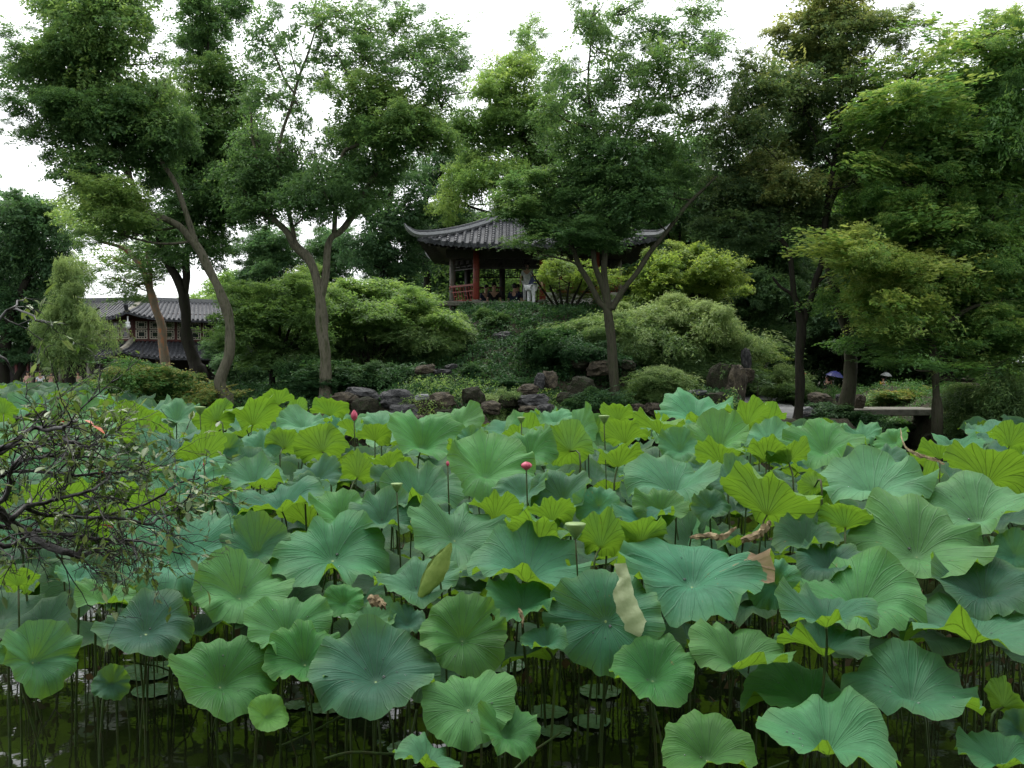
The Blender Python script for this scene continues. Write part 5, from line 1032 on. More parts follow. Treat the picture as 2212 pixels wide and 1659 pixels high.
# the furled leaf, the folded flap, withered leaves, bent stalk
c, d = at_lotus(938, 1235, 1.28)
root = empty('lotus_leaf', (c.x+.08, c.y, 0), 'young pale lotus leaf still rolled up like a scroll, at centre', 'lotus leaf')
Hh = M2(140, d); mb = MB(root.location); ax = Vector((.50, -.05, .86)).normalized(); sd = Vector((.86, 0, -.5)); vv = []; ff = []; nu, nv = 12, 9
for i in range(nu):
    t = i/(nu-1)
    for j in range(nv):
        s = j/(nv-1); ang = -2.2 + s*5.0; rr = Hh*.21*math.sin(math.pi*(.04+t*.92))**1.1*(1-.5*s) + Hh*.012*math.sin(i*2.3+s*9); vv.append(Vector(c) + ax*(t-.5)*Hh*1.05 + sd*math.cos(ang)*rr*1.15 + Vector((0,-1,0))*math.sin(ang)*rr*.35)
for i in range(nu-1):
    for j in range(nv-1): ff.append((i*nv+j, i*nv+j+1, (i+1)*nv+j+1, (i+1)*nv+j))
surf('young_leaf', (.15,.24,.04), (.27,.37,.085), scale=9, bump=.5, bscale=30, rough=.6, dist=.01)
surf('leaf_back_pale', (.30,.37,.17), (.46,.53,.29), scale=7, c3=(.36,.42,.20), bump=.6, bscale=22, rough=.4, dist=.006, spec=.6)
mb.add(vv, ff).build('blade', MATS['young_leaf'], root, True)
mb = MB(root.location); e = Vector(c) + sd*Hh*.12 - ax*Hh*.05; mb.tube([Vector(p) for p in smooth_path([tuple(e), (e.x+.02, e.y, e.z-.15), (root.location.x, root.location.y, .5), (root.location.x, root.location.y, -.4)], 4)], .007, 6).build('stalk', MATS['stalk'], root, True)
# folded flap of the very large dark leaf: child of that leaf
big = [o for o in COL.objects if o.get('label', '').startswith('very large dark lotus leaf')][0]
z = zcan(1340); d = (EYE-z)*FPX/(1340-HZ) - .16
edge = [(1322,1222),(1340,1270),(1352,1300),(1370,1335),(1392,1370),(1416,1394)]; outer = [(1352,1216),(1362,1248),(1370,1285),(1384,1318),(1402,1352),(1417,1390)]
inner = [(1326,1218),(1336,1252),(1322,1290),(1338,1330),(1352,1362),(1412,1392)]
mb = MB(big.location); vv = []; ff = []; FN, FM = 26, 7
for i in range(FN):
    f = i/(FN-1)*5; a = int(min(4, f)); q_ = f-a
    pi_ = np.array(inner[a])*(1-q_) + np.array(inner[a+1])*q_; po_ = np.array(outer[a])*(1-q_) + np.array(outer[a+1])*q_
    en = math.sin(math.pi*min(1, (i+.5)/FN))
    for j in range(FM):
        t = j/(FM-1); p_ = pi_*(1-t) + po_*t; p_ = p_ + np.array([-1.0, .3])*(1-t)**2*(2.6*math.sin(i*1.0) + 1.6*math.sin(i*2.3+1))*en + np.array([1., 0])*t**3*1.2*math.sin(i*1.7)*en
        vv.append(W(p_[0], p_[1], d + .01 - .022*math.sin(math.pi*t)*en - .006*math.sin(i*1.15+t*3)))
for i in range(FN-1):
    for j in range(FM-1): ff.append((i*FM+j, i*FM+j+1, (i+1)*FM+j+1, (i+1)*FM+j))
fo = mb.add(vv, ff).build('folded_flap', MATS['leaf_back_pale'], big, True); fo['label'] = 'whitish underside of the folded over rim'
def withered(pts, r, label, crumple=1):
    P = []
    for (px, py) in pts:
        c, d = at_lotus(px, py); P.append((*c, 0))
    n0 = len(P); sp = smooth_path([p[:3] for p in P], 5); g3 = random.Random(int(pts[0][0])); mb = MB(P[0][:3]); vv = []; ff = []
    for i, p in enumerate(sp):
        for j in range(7):
            a = j/6*4.6 + g3.uniform(-.3,.3); rr = r*(math.sin(math.pi*(i+.8)/(len(sp)+.6))**.5)*g3.uniform(.5, 1.3); vv.append((p[0]+g3.uniform(-.2,.2)*r, p[1]+math.cos(a)*rr, p[2]+math.sin(a)*rr))
    for i in range(len(sp)-1):
        for j in range(6): ff.append((i*7+j, i*7+j+1, (i+1)*7+j+1, (i+1)*7+j))
    o = mb.add(vv, ff).build('withered_leaf', MATS['dry_leaf']); o.location = P[0][:3]; tag(o, label, 'dead leaf')
withered([(1490,1162),(1530,1158),(1560,1160),(1590,1140)], .024, 'crumpled brown lotus leaf behind the brown patched one')
withered([(1600,1168),(1630,1160),(1655,1140),(1665,1130)], .034, 'dark twisted dead lotus leaf under the brightest backlit one')
withered([(1945,925),(1952,960),(1975,980),(2010,990),(2040,1002)], .018, 'long pale withered leaf stretched below the bridge opening')
withered([(795,1295),(815,1300),(835,1310)], .035, 'brown dead leaf under the lotus leaf behind the rolled bud')
withered([(1120,1318),(1130,1335),(1128,1350)], .03, 'mottled yellow dead leaf under the broad central bowl')
# bent stalk lying over the water
P = [W(700,1640,5.2), W(760,1625,5.25), W(850,1628,5.3), W(905,1610,5.35), W(928,1565,5.4), W(925,1530,5.4)]
mb = MB(P[0]); mb.tube([Vector(p) for p in smooth_path([tuple(q) for q in P], 5)], .0085, 7); o = mb.build('bent_stalk', MATS['stalk'], None, True); o.location = P[0]; tag(o, 'bent green stalk running level above the water near the bottom edge', 'lotus stalk')
P = [W(605,1612,5.9), W(680,1578,6.1), W(748,1540,6.4)]
mb = MB(P[0]); mb.tube([Vector(p) for p in smooth_path([tuple(q) for q in P], 5)], .008, 7); o = mb.build('bent_stalk', MATS['stalk'], None, True); o.location = P[0]; tag(o, 'straight fallen stalk slanting in the dark water at the lower left', 'lotus stalk')
# water drop on the lowest large leaf
c, d = at_lotus(1788, 1637, .52)
# ------------------------------------------------------------------ rocks
rs.seed(31)
ROCKM = []
def rock_mesh(seed, lay=.0):
    import bmesh
    bm = bmesh.new(); bmesh.ops.create_icosphere(bm, subdivisions=3, radius=1)
    for v in bm.verts:
        p = v.co.copy(); o = Vector((seed*3.1, seed*1.7, 0))
        c = Vector((round(p.x*2.2+o.x)/2.2, round(p.y*2.2)/2.2, round(p.z*2.6)/2.6))
        f = 1 + .30*noise.noise(p*1.1+o) + .20*noise.noise(p*2.6+o) + .12*noise.noise(p*6+o)
        q = p*f; q = Vector([max(-.82, min(.82, a)) for a in q])
        if lay: q.x *= 1 + lay*math.sin(q.z*11+seed); q.y *= 1 + lay*math.sin(q.z*11+seed+1)
        q += Vector((noise.noise(c*2+o), noise.noise(c*2+o+Vector((5,0,0))), noise.noise(c*2+o+Vector((0,5,0)))))*.16
        v.co = q
    me = bpy.data.meshes.new('rock'); bm.to_mesh(me); bm.free(); return me
for k in range(7): ROCKM.append(rock_mesh(k+1, 0 if k % 2 else .045))
def rock(px, py, w_, h_, Y, mat, label, group=None, dep=.8):
    c = W(px, py, Y); o = link('rock', ROCKM[rs.randint(7)]); 
    o.location = c; o.scale = (M2(w_, Y)*.6, M2(w_, Y)*.6*dep, M2(h_, Y)*.64); o.rotation_euler = (rs.uniform(-.15,.15), rs.uniform(-.15,.15), rs.uniform(0,6.28))
    if not o.data.materials: o.data.materials.append(MATS[mat])
    o.material_slots[0].link = 'OBJECT'; o.material_slots[0].material = MATS[mat]
    return tag(o, label, 'rock', group)
RB, RG, RM = 'rock_brown', 'rock_grey', 'rock_mossy'
for r_ in [
 (560,872,40,20,24.6,RB,'pale brown rock at the foot of the bank right of the kinked trunk'),
 (745,862,56,26,24.4,RB,'rust brown rock just right of the forked elm'),(785,852,70,24,24.9,RG,'flat slanting grey rock lying on top of the brown ones'),
 (792,882,52,44,24.0,RM,'mossy rock under the flat slanting one'),(858,862,66,38,24.3,RG,'large dark grey craggy rock, the most prominent on the bank'),
 (872,892,60,34,23.8,RG,'dark rock with an ochre cleft below the craggy one'),(912,858,30,12,24.2,'ridge_tile','small pale grey stone capping the bank right of the craggy rock'),
 (905,878,42,30,24.3,RB,'orange brown rock between the craggy rock and the small shrubs'),(950,868,58,38,24.5,RB,'big light brown rock behind the yellowish sprigs'),
 (960,898,50,26,24.0,RM,'low mossy rock near the back lotus leaves'),(1022,856,44,36,24.8,RM,'dark domed rock behind the thin sprigs'),(1060,880,56,24,24.3,RB,'ochre rock low in the bank above the open gap'),
 (1100,866,44,28,24.8,RM,'mossy shaded rock left of the layered ones'),(1140,842,42,22,25.2,RB,'brown rock with a pointed top in the middle of the bank'),(1152,866,66,26,24.6,RG,'layered dark rock with an orange ledge'),
 (1145,884,60,14,24.2,RB,'thin orange ledge of rock under the layered one'),(1178,884,44,20,24.1,RG,'smooth wet grey rock left of the slim elm'),(1166,822,22,30,25.4,'rock_grey','narrow upright pale rock in the bank'),
 (1188,820,34,34,25.6,RB,'tall brown rock block left of the ivy covered boulder'),(1258,836,54,40,25.6,RM,'rounded boulder overgrown with ivy beside the slim elm'),(1222,860,40,24,24.8,RM,'mossy rock at the foot of the ivy covered boulder'),
 (1376,884,36,22,24.6,RB,'reddish brown rock right of the slim elm'),(1412,884,44,24,24.4,RB,'rust coloured rock under the rounded bush'),(1290,886,50,18,24.3,RM,'low rock hidden in plants at the base of the slim elm'),
 (1500,850,56,12,26.4,'ridge_tile','flat light grey slab in front of the tall brown rock'),(1480,870,60,26,25.8,RG,'dark rock under the flat light grey slab'),(1545,868,50,36,26.2,RM,'dark brown rock in the shade of the bamboo mound'),
 (1590,835,52,84,27.6,RB,'tall eroded brown rock wall beside the gravel path'),(1560,820,56,64,27.9,RM,'shaded rock wall left of the tall eroded one'),(1612,778,24,46,28.6,RG,'upright grey rock on top of the rock wall by the path'),
 (1616,812,26,30,28.2,RB,'small tawny rock at the edge of the gravel path'),
 (918,798,44,18,27.0,RB,'brown rock halfway up the slope at the left end of the ivy'),(955,804,40,10,27.0,RG,'flat grey stone on the slope beside the half way rock'),(975,792,26,10,27.4,RG,'small stone above the flat grey one'),
 (1030,720,36,44,31.5,RB,'ochre streaked rock on the slope under the platform'),(1010,770,40,30,30.0,RM,'mossy rock below the ochre streaked one'),(1088,728,46,22,30.6,RG,'jutting pale grey rock over a dark hollow under the pavilion'),
 (1070,748,60,28,31.0,RM,'dark rock forming the hollow under the jutting one'),(1155,680,66,14,33.6,'ridge_tile','broad flat grey rock at the edge of the pavilion terrace'),(1150,696,76,20,33.4,RG,'dark rock supporting the flat one at the terrace edge'),
 (1105,690,40,24,33.4,RM,'ivy grown rock left of the terrace edge rocks'),(1260,782,56,24,27.4,RM,'shadowed rock high behind the ivy covered boulder'),(1300,795,60,30,27.0,RB,'dark reddish rock left of the slim elm trunk, high on the bank'),
 (1355,790,44,20,27.4,RM,'shadowed rock right of the slim elm trunk'),
 (1770,860,46,20,29.0,RB,'pale rounded rock on the island beyond the forked dark tree'),(1745,884,22,10,28.0,'ridge_tile','small pale stacked stone beside the forked dark tree'),(1748,894,28,12,27.8,RG,'lower flat stone of the little stack beside the forked dark tree'),
 (1815,860,18,16,29.2,RG,'small round rock seen left of the leaning trunk'),(1856,868,22,30,29.0,RB,'tawny rock at the left end of the slab bridge'),
 (2095,832,34,38,29.5,RB,'pale eroded rock standing on the bank above the bridge end'),(2150,806,60,28,31.0,RG,'square grey rock block at the back of the right bank'),(2060,862,60,12,28.5,RG,'flat dark ledge at the right end of the slab bridge'),
 (2108,930,44,44,25.0,RB,'reddish brown rock in the undercut of the right bank'),(2060,925,60,60,27.0,RM,'dark rock wall right of the opening under the bridge'),(2160,960,80,40,24.6,RM,'dark rock at the waterline near the right edge'),
 (1952,940,36,16,29.5,RG,'pale grey stone at the water under the bridge'),(2010,950,40,26,28.4,RM,'wet dark rock inside the opening under the bridge'),(1880,945,50,24,28.2,RM,'dark rock below the left bridge end')]:
    rock(*r_)
for i in range(26):
    px = 530 + i*42 + rs.uniform(-12, 12); x = (px-1106)/FPX*24
    rock(px, 925 + rs.uniform(-8, 10), rs.uniform(50, 74), rs.uniform(36, 52), 24.0 + .8*math.sin(x*.5) + 3*sstep(7, 9, x), [RB, RM, RG][i % 3], 'rock of the lowest course along the waterline, mostly behind the lotus', 'rocks of the waterline course')
relabel([(o, tuple(o.location)) for o in COL.objects if o.get('group') == 'rocks of the waterline course'], 'waterline rock', [(487,862,'kinked pale trunk'),(704,868,'forked elm'),(858,863,'craggy grey rock'),(1150,866,'layered dark rock'),(1331,880,'slim elm trunk'),(1590,835,'tall eroded rock wall'),(1000,870,'domed mossy rock'),(1470,870,'flat light grey slab')])
ivy('ground_ivy', 'small bright sprigs of ivy growing between the bank rocks', -3, 6.5, 23.6, 26.2, 700, 'leaf_elm_light', (.07,.028), .55, -.05, .6)
# ------------------------------------------------------------------ slab bridge
bx0, bx1 = W(1850, 884, 28.5).x, W(2048, 884, 28.5).x; zt = W(1950, 884, 28.5).z
br = empty('slab_bridge', ((bx0+bx1)/2, 29.0, 0), 'low stone slab bridge over the dark inlet at the right', 'bridge')
for k in range(3):
    mb = MB(br.location); mb.box(((bx0+bx1)/2 + .03*k, 28.5+.27+k*.52, zt-.10), (bx1-bx0+.3, .49, .2)); o = mb.build('slab', MATS['stone_slab'], br)
    o.modifiers.new('b', 'BEVEL').width = .02
for (xx, ww) in ((bx0-.25, .7), (bx1+.2, .7)):
    for j in range(4):
        for i in range(2):
            mb = MB(br.location); mb.box((xx + (i-.5)*.34 + (j % 2)*.06, 29.0, zt-.36-j*.30), (.33, 1.5, .28)); o = mb.build('abutment_stone', MATS['stone_dark'], br); o.modifiers.new('b', 'BEVEL').width = .025
# ------------------------------------------------------------------ hilltop pavilion
PX = (1157-1106)/FPX*36; PY = 37.6; FZ = 4.93; EZ = 6.93; A_, B_, RX, RH = 4.22, 3.6, 1.5, 1.45
pav = empty('garden_pavilion', (PX, PY, FZ), 'open red columned pavilion with upturned grey tiled eaves on the hilltop', 'pavilion')
def roofp(u, t, side=0):
    """front/back (side 0/2) or left/right (1/3) slope; u -1..1 along the eave, t 0 eave .. 1 ridge"""
    up = .16*abs(u)**6*(1-t)**2 + .10*abs(u)**2.5*(1-t)
    out = .10*abs(u)**5*(1-t)**2
    z = EZ + RH*(t**1.22) + up
    if side in (0, 2):
        x = (u*A_*(1-t) + u*RX*t)*(1+out*.4); y = -B_*(1-t)*(1+out*.4)
        if side == 2: y = -y
    else:
        x = -(A_*(1-t) + RX*t)*(1+out*.4); y = u*B_*(1-t)*(1+out*.4)
        if side == 3: x = -x
    return Vector((PX+x, PY+y, z))
mb = MB(pav.location)
for sd_ in range(4):
    vv = []; ff = []; nu, nv = 24, 10
    for i in range(nu+1):
        for j in range(nv+1): vv.append(roofp(-1+2*i/nu, j/nv, sd_))
    n1 = len(vv); vv += [v - Vector((0, 0, .10)) for v in vv]
    for i in range(nu):
        for j in range(nv):
            q = (i*(nv+1)+j, (i+1)*(nv+1)+j, (i+1)*(nv+1)+j+1, i*(nv+1)+j+1); ff.append(q); ff.append(tuple(a+n1 for a in q[::-1]))
        q = (i*(nv+1), (i+1)*(nv+1)); ff.append((q[0], q[0]+n1, q[1]+n1, q[1]))
    mb.add(vv, ff)
roof = mb.build('roof', MATS['roof_tile'], pav)
def tile_row(x, side, parent, name, sub=13, rad=.068):
    a = A_ if side in (0, 2) else B_; u = x/a
    r0 = RX if side in (0, 2) else 0
    tm = 1.0 if abs(x) <= r0 else (a-abs(x))/(a-r0)
    if tm < .06: return
    pts_, rd = [], []; n = max(2, int(sub*tm))
    for i in range(n+1):
        t = tm*i/n*.985
        # keep x constant along the row
        half = a*(1-t) + r0*t; uu = max(-1, min(1, x/half)); p = roofp(uu, t, side) + Vector((0, 0, .03))
        pts_ += [p, p + Vector((0, 0, .002))] if i else [p]; rd += [rad*1.16, rad*.86] if i else [rad*1.2]
    # overlapping tiles: each course starts wide and tapers
    mbb = MB(pav.location)
    for i in range(n):
        t0, t1 = tm*i/n*.985, tm*(i+1)/n*.985
        f = lambda t: roofp(max(-1, min(1, x/(a*(1-t)+r0*t))), t, side) + Vector((0, 0, .035))
        p0, p1 = f(t0), f(t1); mbb.tube([p0, p1 + (p1-p0)*.12 - Vector((0, 0, .012))], [rad*1.12, rad*.86], 6)
    return mbb
for k in range(-15, 16):
    m_ = tile_row(k*.272, 0, roof, 'tile_row')
    if m_:
        o = m_.build('tile_row', MATS['roof_tile'], roof); o.location = (0, 0, 0)
mbs = MB(pav.location)
for side in (1, 2, 3):
    a = A_ if side == 2 else B_
    for k in range(-int(a/.272), int(a/.272)+1):
        m_ = tile_row(k*.272, side, roof, 't', 7)
        if m_: n = len(mbs.v); mbs.v += m_.v; mbs.f += [tuple(n+i for i in f) for f in m_.f]
o = mbs.build('rear_tile_rows', MATS['roof_tile'], roof); o['kind'] = 'stuff'
# hanging drip tiles between the rows
mbs = MB(pav.location)
for k in range(-15, 15):
    x = (k+.5)*.272; p = roofp(x/A_, 0, 0) + Vector((0, -.03, .02)); w2 = .125
    mbs.add([p+Vector((-w2,0,.03)), p+Vector((w2,0,.03)), p+Vector((w2*.8,0,-.08)), p+Vector((0,0,-.17)), p+Vector((-w2*.8,0,-.08)), p+Vector((-w2,.03,.03)), p+Vector((w2,.03,.03)), p+Vector((w2*.8,.03,-.08)), p+Vector((0,.03,-.17)), p+Vector((-w2*.8,.03,-.08))], [(0,4,3,2,1),(5,6,7,8,9),(0,1,6,5),(1,2,7,6),(2,3,8,7),(3,4,9,8),(4,0,5,9)])
o = mbs.build('drip_tiles', MATS['roof_tile'], roof); o['kind'] = 'stuff'
for sx in (-1, 1):
    for sy in (0, 2):
        pts_ = []
        for i in range(12):
            t = .98*(1-i/11); p = roofp(sx, t, sy) + Vector((0, 0, .12)); pts_.append((*p, .115))
        e = Vector(pts_[-1][:3]); out = Vector((sx*.75, (-1 if sy == 0 else 1)*.4, 0)).normalized()
        for (dd, hh, rr) in ((.16, .04, .11), (.32, .14, .085), (.42, .24, .055), (.49, .36, .025)): q = e + out*dd + Vector((0, 0, hh)); pts_.append((*q, rr))
        mb = MB(pav.location); sp = smooth_path(pts_, 2); mb.tube([Vector(q[:3]) for q in sp], [q[3] for q in sp], 6)
        hr_ = mb.build('hip_ridge', MATS['ridge_tile'], roof)
        mb = MB(pav.location); mb.tube([Vector(q[:3]) + Vector((0, 0, q[3]*1.05)) for q in sp], [q[3]*.5 for q in sp], 6); mb.build('ridge_cap', MATS['roof_tile'], roof)
mb = MB(pav.location); mb.box((PX, PY, EZ+RH+.22), (RX*2+.5, .24, .42)); mb.box((PX, PY, EZ+RH+.46), (RX*2+.7, .32, .07)); mb.build('main_ridge', MATS['ridge_tile'], roof)
# timber under the eaves
mb = MB(pav.location)
for s in (-1, 1):
    mb.box((PX, PY+s*1.95, EZ-.12), (6.9, .22, .34)); mb.box((PX+s*3.2, PY, EZ-.12), (.22, 3.7, .34))
mb.box((PX, PY, EZ+.10), (7.6, 5.2, .05)); mb.build('eave_beams', MATS['dark_wood'], pav)
for k in range(-13, 14):
    x = k*.3; mb = MB(pav.location); a = roofp(x/A_, .02, 0) - Vector((0,0,.17)); b = Vector((PX+x*.8, PY-1.6, EZ+.16)); mb.bar(a, b, .07, .08); mb.build('rafter', MATS['dark_wood'], pav)
cols = [(978,36.6,'grey_column'),(1336,36.6,'grey_column'),(1029,35.45,'red_paint'),(1172,35.45,'red_paint'),(1288,35.45,'red_paint'),(1085,39.4,'dark_wood'),(1134,39.4,'dark_wood'),(1010,39.4,'dark_wood'),(1250,39.4,'dark_wood'),(1310,39.4,'dark_wood')]
CP = []
for (px, Y, mt) in cols:
    x = (px-1106)/FPX*Y; CP.append((x, Y)); mb = MB(pav.location)
    mb.tube([(x, Y, FZ-.5), (x, Y, FZ+1.0), (x, Y, EZ+.05)], [.128, .125, .12], 14); mb.build('column', MATS[mt], pav, True)
    mb = MB(pav.location); mb.lathe((x, Y, FZ-.01), [(.19,0),(.2,.06),(.15,.12)], 14); mb.build('column_base', MATS['stone_slab'], pav, True)
def fret(p, q, z0, z1, name='lattice_frieze'):
    p = Vector(p); q = Vector(q); L_ = (q-p).length; n = max(2, round(L_/.34)); mb = MB(pav.location); t = (q-p)/n; hz = z1-z0
    def P(a, b): return p + t*a + Vector((0, 0, z0 + hz*b))
    w_ = .028
    mb.bar(P(0,0), P(n,0), .04, .04); mb.bar(P(0,1), P(n,1), .04, .04)
    for i in range(n):
        for (a, b, c_, d_) in ((.0,0,.0,1),(.3,.0,.3,.62),(.3,.62,.8,.62),(.8,.3,.8,1),(.0,.3,.3,.3),(.55,.3,1,.3),(.55,.0,.55,.3),(.3,.8,.8,.8)): mb.bar(P(i+a, b), P(i+c_, d_), w_, w_)
    return mb.build(name, MATS['dark_wood'], pav)
def rail(p, q, z0, mat='red_paint', lean=.12, n=None):
    p = Vector(p); q = Vector(q); t = (q-p); L_ = t.length; nrm = Vector((t.y, -t.x, 0)).normalized()*lean
    if nrm.y > 0: nrm = -nrm
    n = n or max(3, round(L_/.17)); z1 = z0+.58
    mb = MB(pav.location); up = Vector((0,0,1))
    a0, a1 = p+up*z0, q+up*z0; b0, b1 = p+up*z1+nrm, q+up*z1+nrm
    mb.bar(a0, a1, .07, .09); mb.bar(b0, b1, .07, .07); mb.bar(a0, b0, .06, .06); mb.bar(a1, b1, .06, .06); m0 = a0.lerp(b0, .62); m1 = a1.lerp(b1, .62); mb.bar(m0, m1, .035, .035)
    rl = mb.build('bench_back', MATS[mat], pav)
    for i in range(1, n):
        f = i/n; mb = MB(pav.location); mb.bar(a0.lerp(a1, f), b0.lerp(b1, f), .03, .03)
        if i % 2: mb.bar(a0.lerp(a1, f) + up*.2 + nrm*.33, a0.lerp(a1, min(1, f+1/n)) + up*.2 + nrm*.33, .03, .03)
        mb.build('baluster', MATS[mat], rl)
    mb = MB(pav.location); c_ = (a0+a1)/2 - nrm*1.6; mb.box((c_.x, c_.y, z0-.03), (L_ if abs(t.y) < .5 else .4, .4 if abs(t.y) < .5 else L_, .06), 0); mb.build('bench_seat', MATS[mat], pav)
cx_ = dict(zip([c[0] for c in cols], CP))
c3 = lambda k, z=0: (cx_[k][0], cx_[k][1], z)
for a, b in ((978,1029),(1029,1172),(1172,1288),(1288,1336),(1010,1085),(1085,1134),(1134,1250),(1250,1310)): fret(c3(a), c3(b), EZ-.68, EZ-.30)
rail(c3(978), c3(1029), FZ+.10); rail((cx_[1172][0]+.7, 35.45, 0), c3(1288), FZ+.42, n=9); rail(c3(1288), c3(1336), FZ+.42)
rail(c3(1010), c3(1085), FZ+.30, 'red_dark'); rail(c3(1134), c3(1250), FZ+.30, 'red_dark')
# platform: edging slabs, paving, plinth, low white wall
x0, x1 = W(905, 655, 35).x, W(1345, 655, 35).x
mb = MB(pav.location); mb.box(((x0+x1)/2, 37.5, FZ-.60), (x1-x0-.5, 5.0, .3)); mb.build('platform', MATS['stone_dark'], pav)
nx_ = 5; sx0, sx1 = W(902, 660, 34.5).x, W(1150, 660, 34.5).x
for i in range(nx_):
    a = sx0 + (sx1-sx0)*i/nx_; b = sx0 + (sx1-sx0)*(i+1)/nx_ - .012
    mb = MB(pav.location); mb.box(((a+b)/2, 34.72, FZ-.09-.004*(i % 2)), (b-a, .42, .17)); o = mb.build('edging_slab', MATS['stone_slab'], pav); o.modifiers.new('b', 'BEVEL').width = .012
mb = MB(pav.location); mb.box((W(962,655,35.3).x, 36.2, FZ+.02), (.9, .35, .18), .1); mb.build('parapet_stone', MATS['stone_dark'], pav)
mb = MB(pav.location); mb.box((W(1004,676,34.9).x, 34.95, FZ-.40), (.55, .1, .26)); mb.build('plinth_wall', MATS['plaster'], pav)
mb = MB(pav.location); wx0, wx1 = W(1176, 655, 35.6).x, W(1334, 655, 35.6).x; mb.box(((wx0+wx1)/2, 35.62, FZ+.06), (wx1-wx0, .14, .68)); mb.build('low_wall', MATS['plaster'], pav)
mb = MB(pav.location); mb.box(((wx0+wx1)/2, 35.3, FZ-.36), (wx1-wx0+.3, 1.1, .14)); mb.build('step', MATS['stone_slab'], pav)
# ------------------------------------------------------------------ distant two storey hall
hx, hy = (287-1106)/FPX*60, 60.0
Bc = Vector((hx, hy, 0)); dR = Vector((.83,.56,0)); dL = Vector((-.93,.30,0)).normalized(); Cc = Bc + dR*9.5; Ac = Bc + dL*6.5
nR = Vector((.56,-.83,0)); nL = Vector((-.30,-.93,0)).normalized(); nB = (nR+nL).normalized()*1.22
hall = empty('lakeside_hall', (hx, hy, .4), 'two storey hall with grey tiled roofs and cream framed windows beyond the pond', 'hall')
def strip(z0, o0, z1, o1, z2=None, o2=None, thick=.14):
    """roof strips running round both facades: eave offset o0 at z0 to ridge offset o1 at z1"""
    mb = MB(hall.location)
    for (P, Q, n, nb) in ((Ac, Bc, nL, nB), (Bc, Cc, nR, nB)):
        pass
    e = [Ac+nL*o0, Bc+nB*o0, Cc+nR*o0]; r_ = [Ac+nL*o1, Bc+nB*o1, Cc+nR*o1]
    for i in range(2):
        N_ = 14
        for k in range(N_):
            f0, f1 = k/N_, (k+1)/N_
            def up_(f): d = abs(f-(1 if i == 0 else 0)); return .45*max(0, 1-d*3.2)**2.2
            a = e[i].lerp(e[i+1], f0) + Vector((0,0,z0+up_(f0))); b = e[i].lerp(e[i+1], f1) + Vector((0,0,z0+up_(f1)))
            c_ = r_[i].lerp(r_[i+1], f1) + Vector((0,0,z1)); d_ = r_[i].lerp(r_[i+1], f0) + Vector((0,0,z1))
            m0 = a.lerp(d_, .5) - Vector((0,0,.10)); m1 = b.lerp(c_, .5) - Vector((0,0,.10)); dn_ = Vector((0,0,-thick))
            mb.add([a,b,m1,m0,c_,d_,a+dn_,b+dn_,c_+dn_,d_+dn_], [(0,1,2,3),(3,2,4,5),(0,6,7,1),(6,9,8,7)])
    return mb, e, r_
def rows(e, r_, z0, z1, sp=.30):
    mb = MB(hall.location)
    for i in range(2):
        L_ = (e[i+1]-e[i]).length; n = int(L_/sp)
        for k in range(n):
            f = (k+.5)/n; d = abs(f-(1 if i == 0 else 0)); u = .45*max(0, 1-d*3.2)**2.2
            a = e[i].lerp(e[i+1], f) + Vector((0,0,z0+u+.04)); b = r_[i].lerp(r_[i+1], f) + Vector((0,0,z1+.04)); m_ = a.lerp(b, .5) - Vector((0,0,.10))
            mb.tube([a, m_, b], [.085,.075,.075], 5)
    return mb
mb, e, r_ = strip(5.45, 1.15, 6.85, -2.2); up_roof = mb.build('roof', MATS['roof_tile'], hall); o = rows(e, r_, 5.45, 6.85).build('tile_rows', MATS['roof_tile'], up_roof); o['kind'] = 'stuff'
pp = [(*(e[1]+Vector((0,0,5.98))), .14),(*(e[1].lerp(r_[1], .25)+Vector((0,0,6.08))), .16),(*(e[1].lerp(r_[1], .6)+Vector((0,0,6.45))), .17),(*(r_[1]+Vector((0,0,7.0))), .18)]
mb = MB(hall.location); sp = smooth_path(pp, 4); mb.tube([Vector(q[:3]) for q in sp], [q[3] for q in sp], 6); mb.build('hip_ridge', MATS['ridge_pale'], up_roof)
mb = MB(hall.location); q = e[1] + Vector((0,0,6.0)); mb.tube([q, q+nB*.15+Vector((0,0,.3)), q+nB*.05+Vector((0,0,.6)), q+nB*.2+Vector((0,0,.9))], [.13,.15,.08,.07], 6); mb.build('ridge_finial', MATS['roof_tile'], up_roof)
mb = MB(hall.location); mb.bar(r_[0]+Vector((0,0,6.95)), r_[1]+Vector((0,0,6.95)), .25, .3); mb.bar(r_[1]+Vector((0,0,6.95)), r_[2]+Vector((0,0,6.95)), .25, .3); mb.build('main_ridge', MATS['ridge_tile'], up_roof)
mb, e, r_ = strip(2.95, 2.3, 3.98, .05); lo_roof = mb.build('roof', MATS['roof_tile'], hall); o = rows(e, r_, 2.95, 3.98).build('tile_rows', MATS['roof_tile'], lo_roof); o['kind'] = 'stuff'
pp = [(*(e[1]+Vector((0,0,3.45))), .13),(*(e[1].lerp(r_[1], .4)+Vector((0,0,3.62))), .17),(*(r_[1]+Vector((0,0,4.15))), .18)]
mb = MB(hall.location); sp = smooth_path(pp, 4); mb.tube([Vector(q[:3]) for q in sp], [q[3] for q in sp], 6); mb.build('hip_ridge', MATS['ridge_pale'], lo_roof)
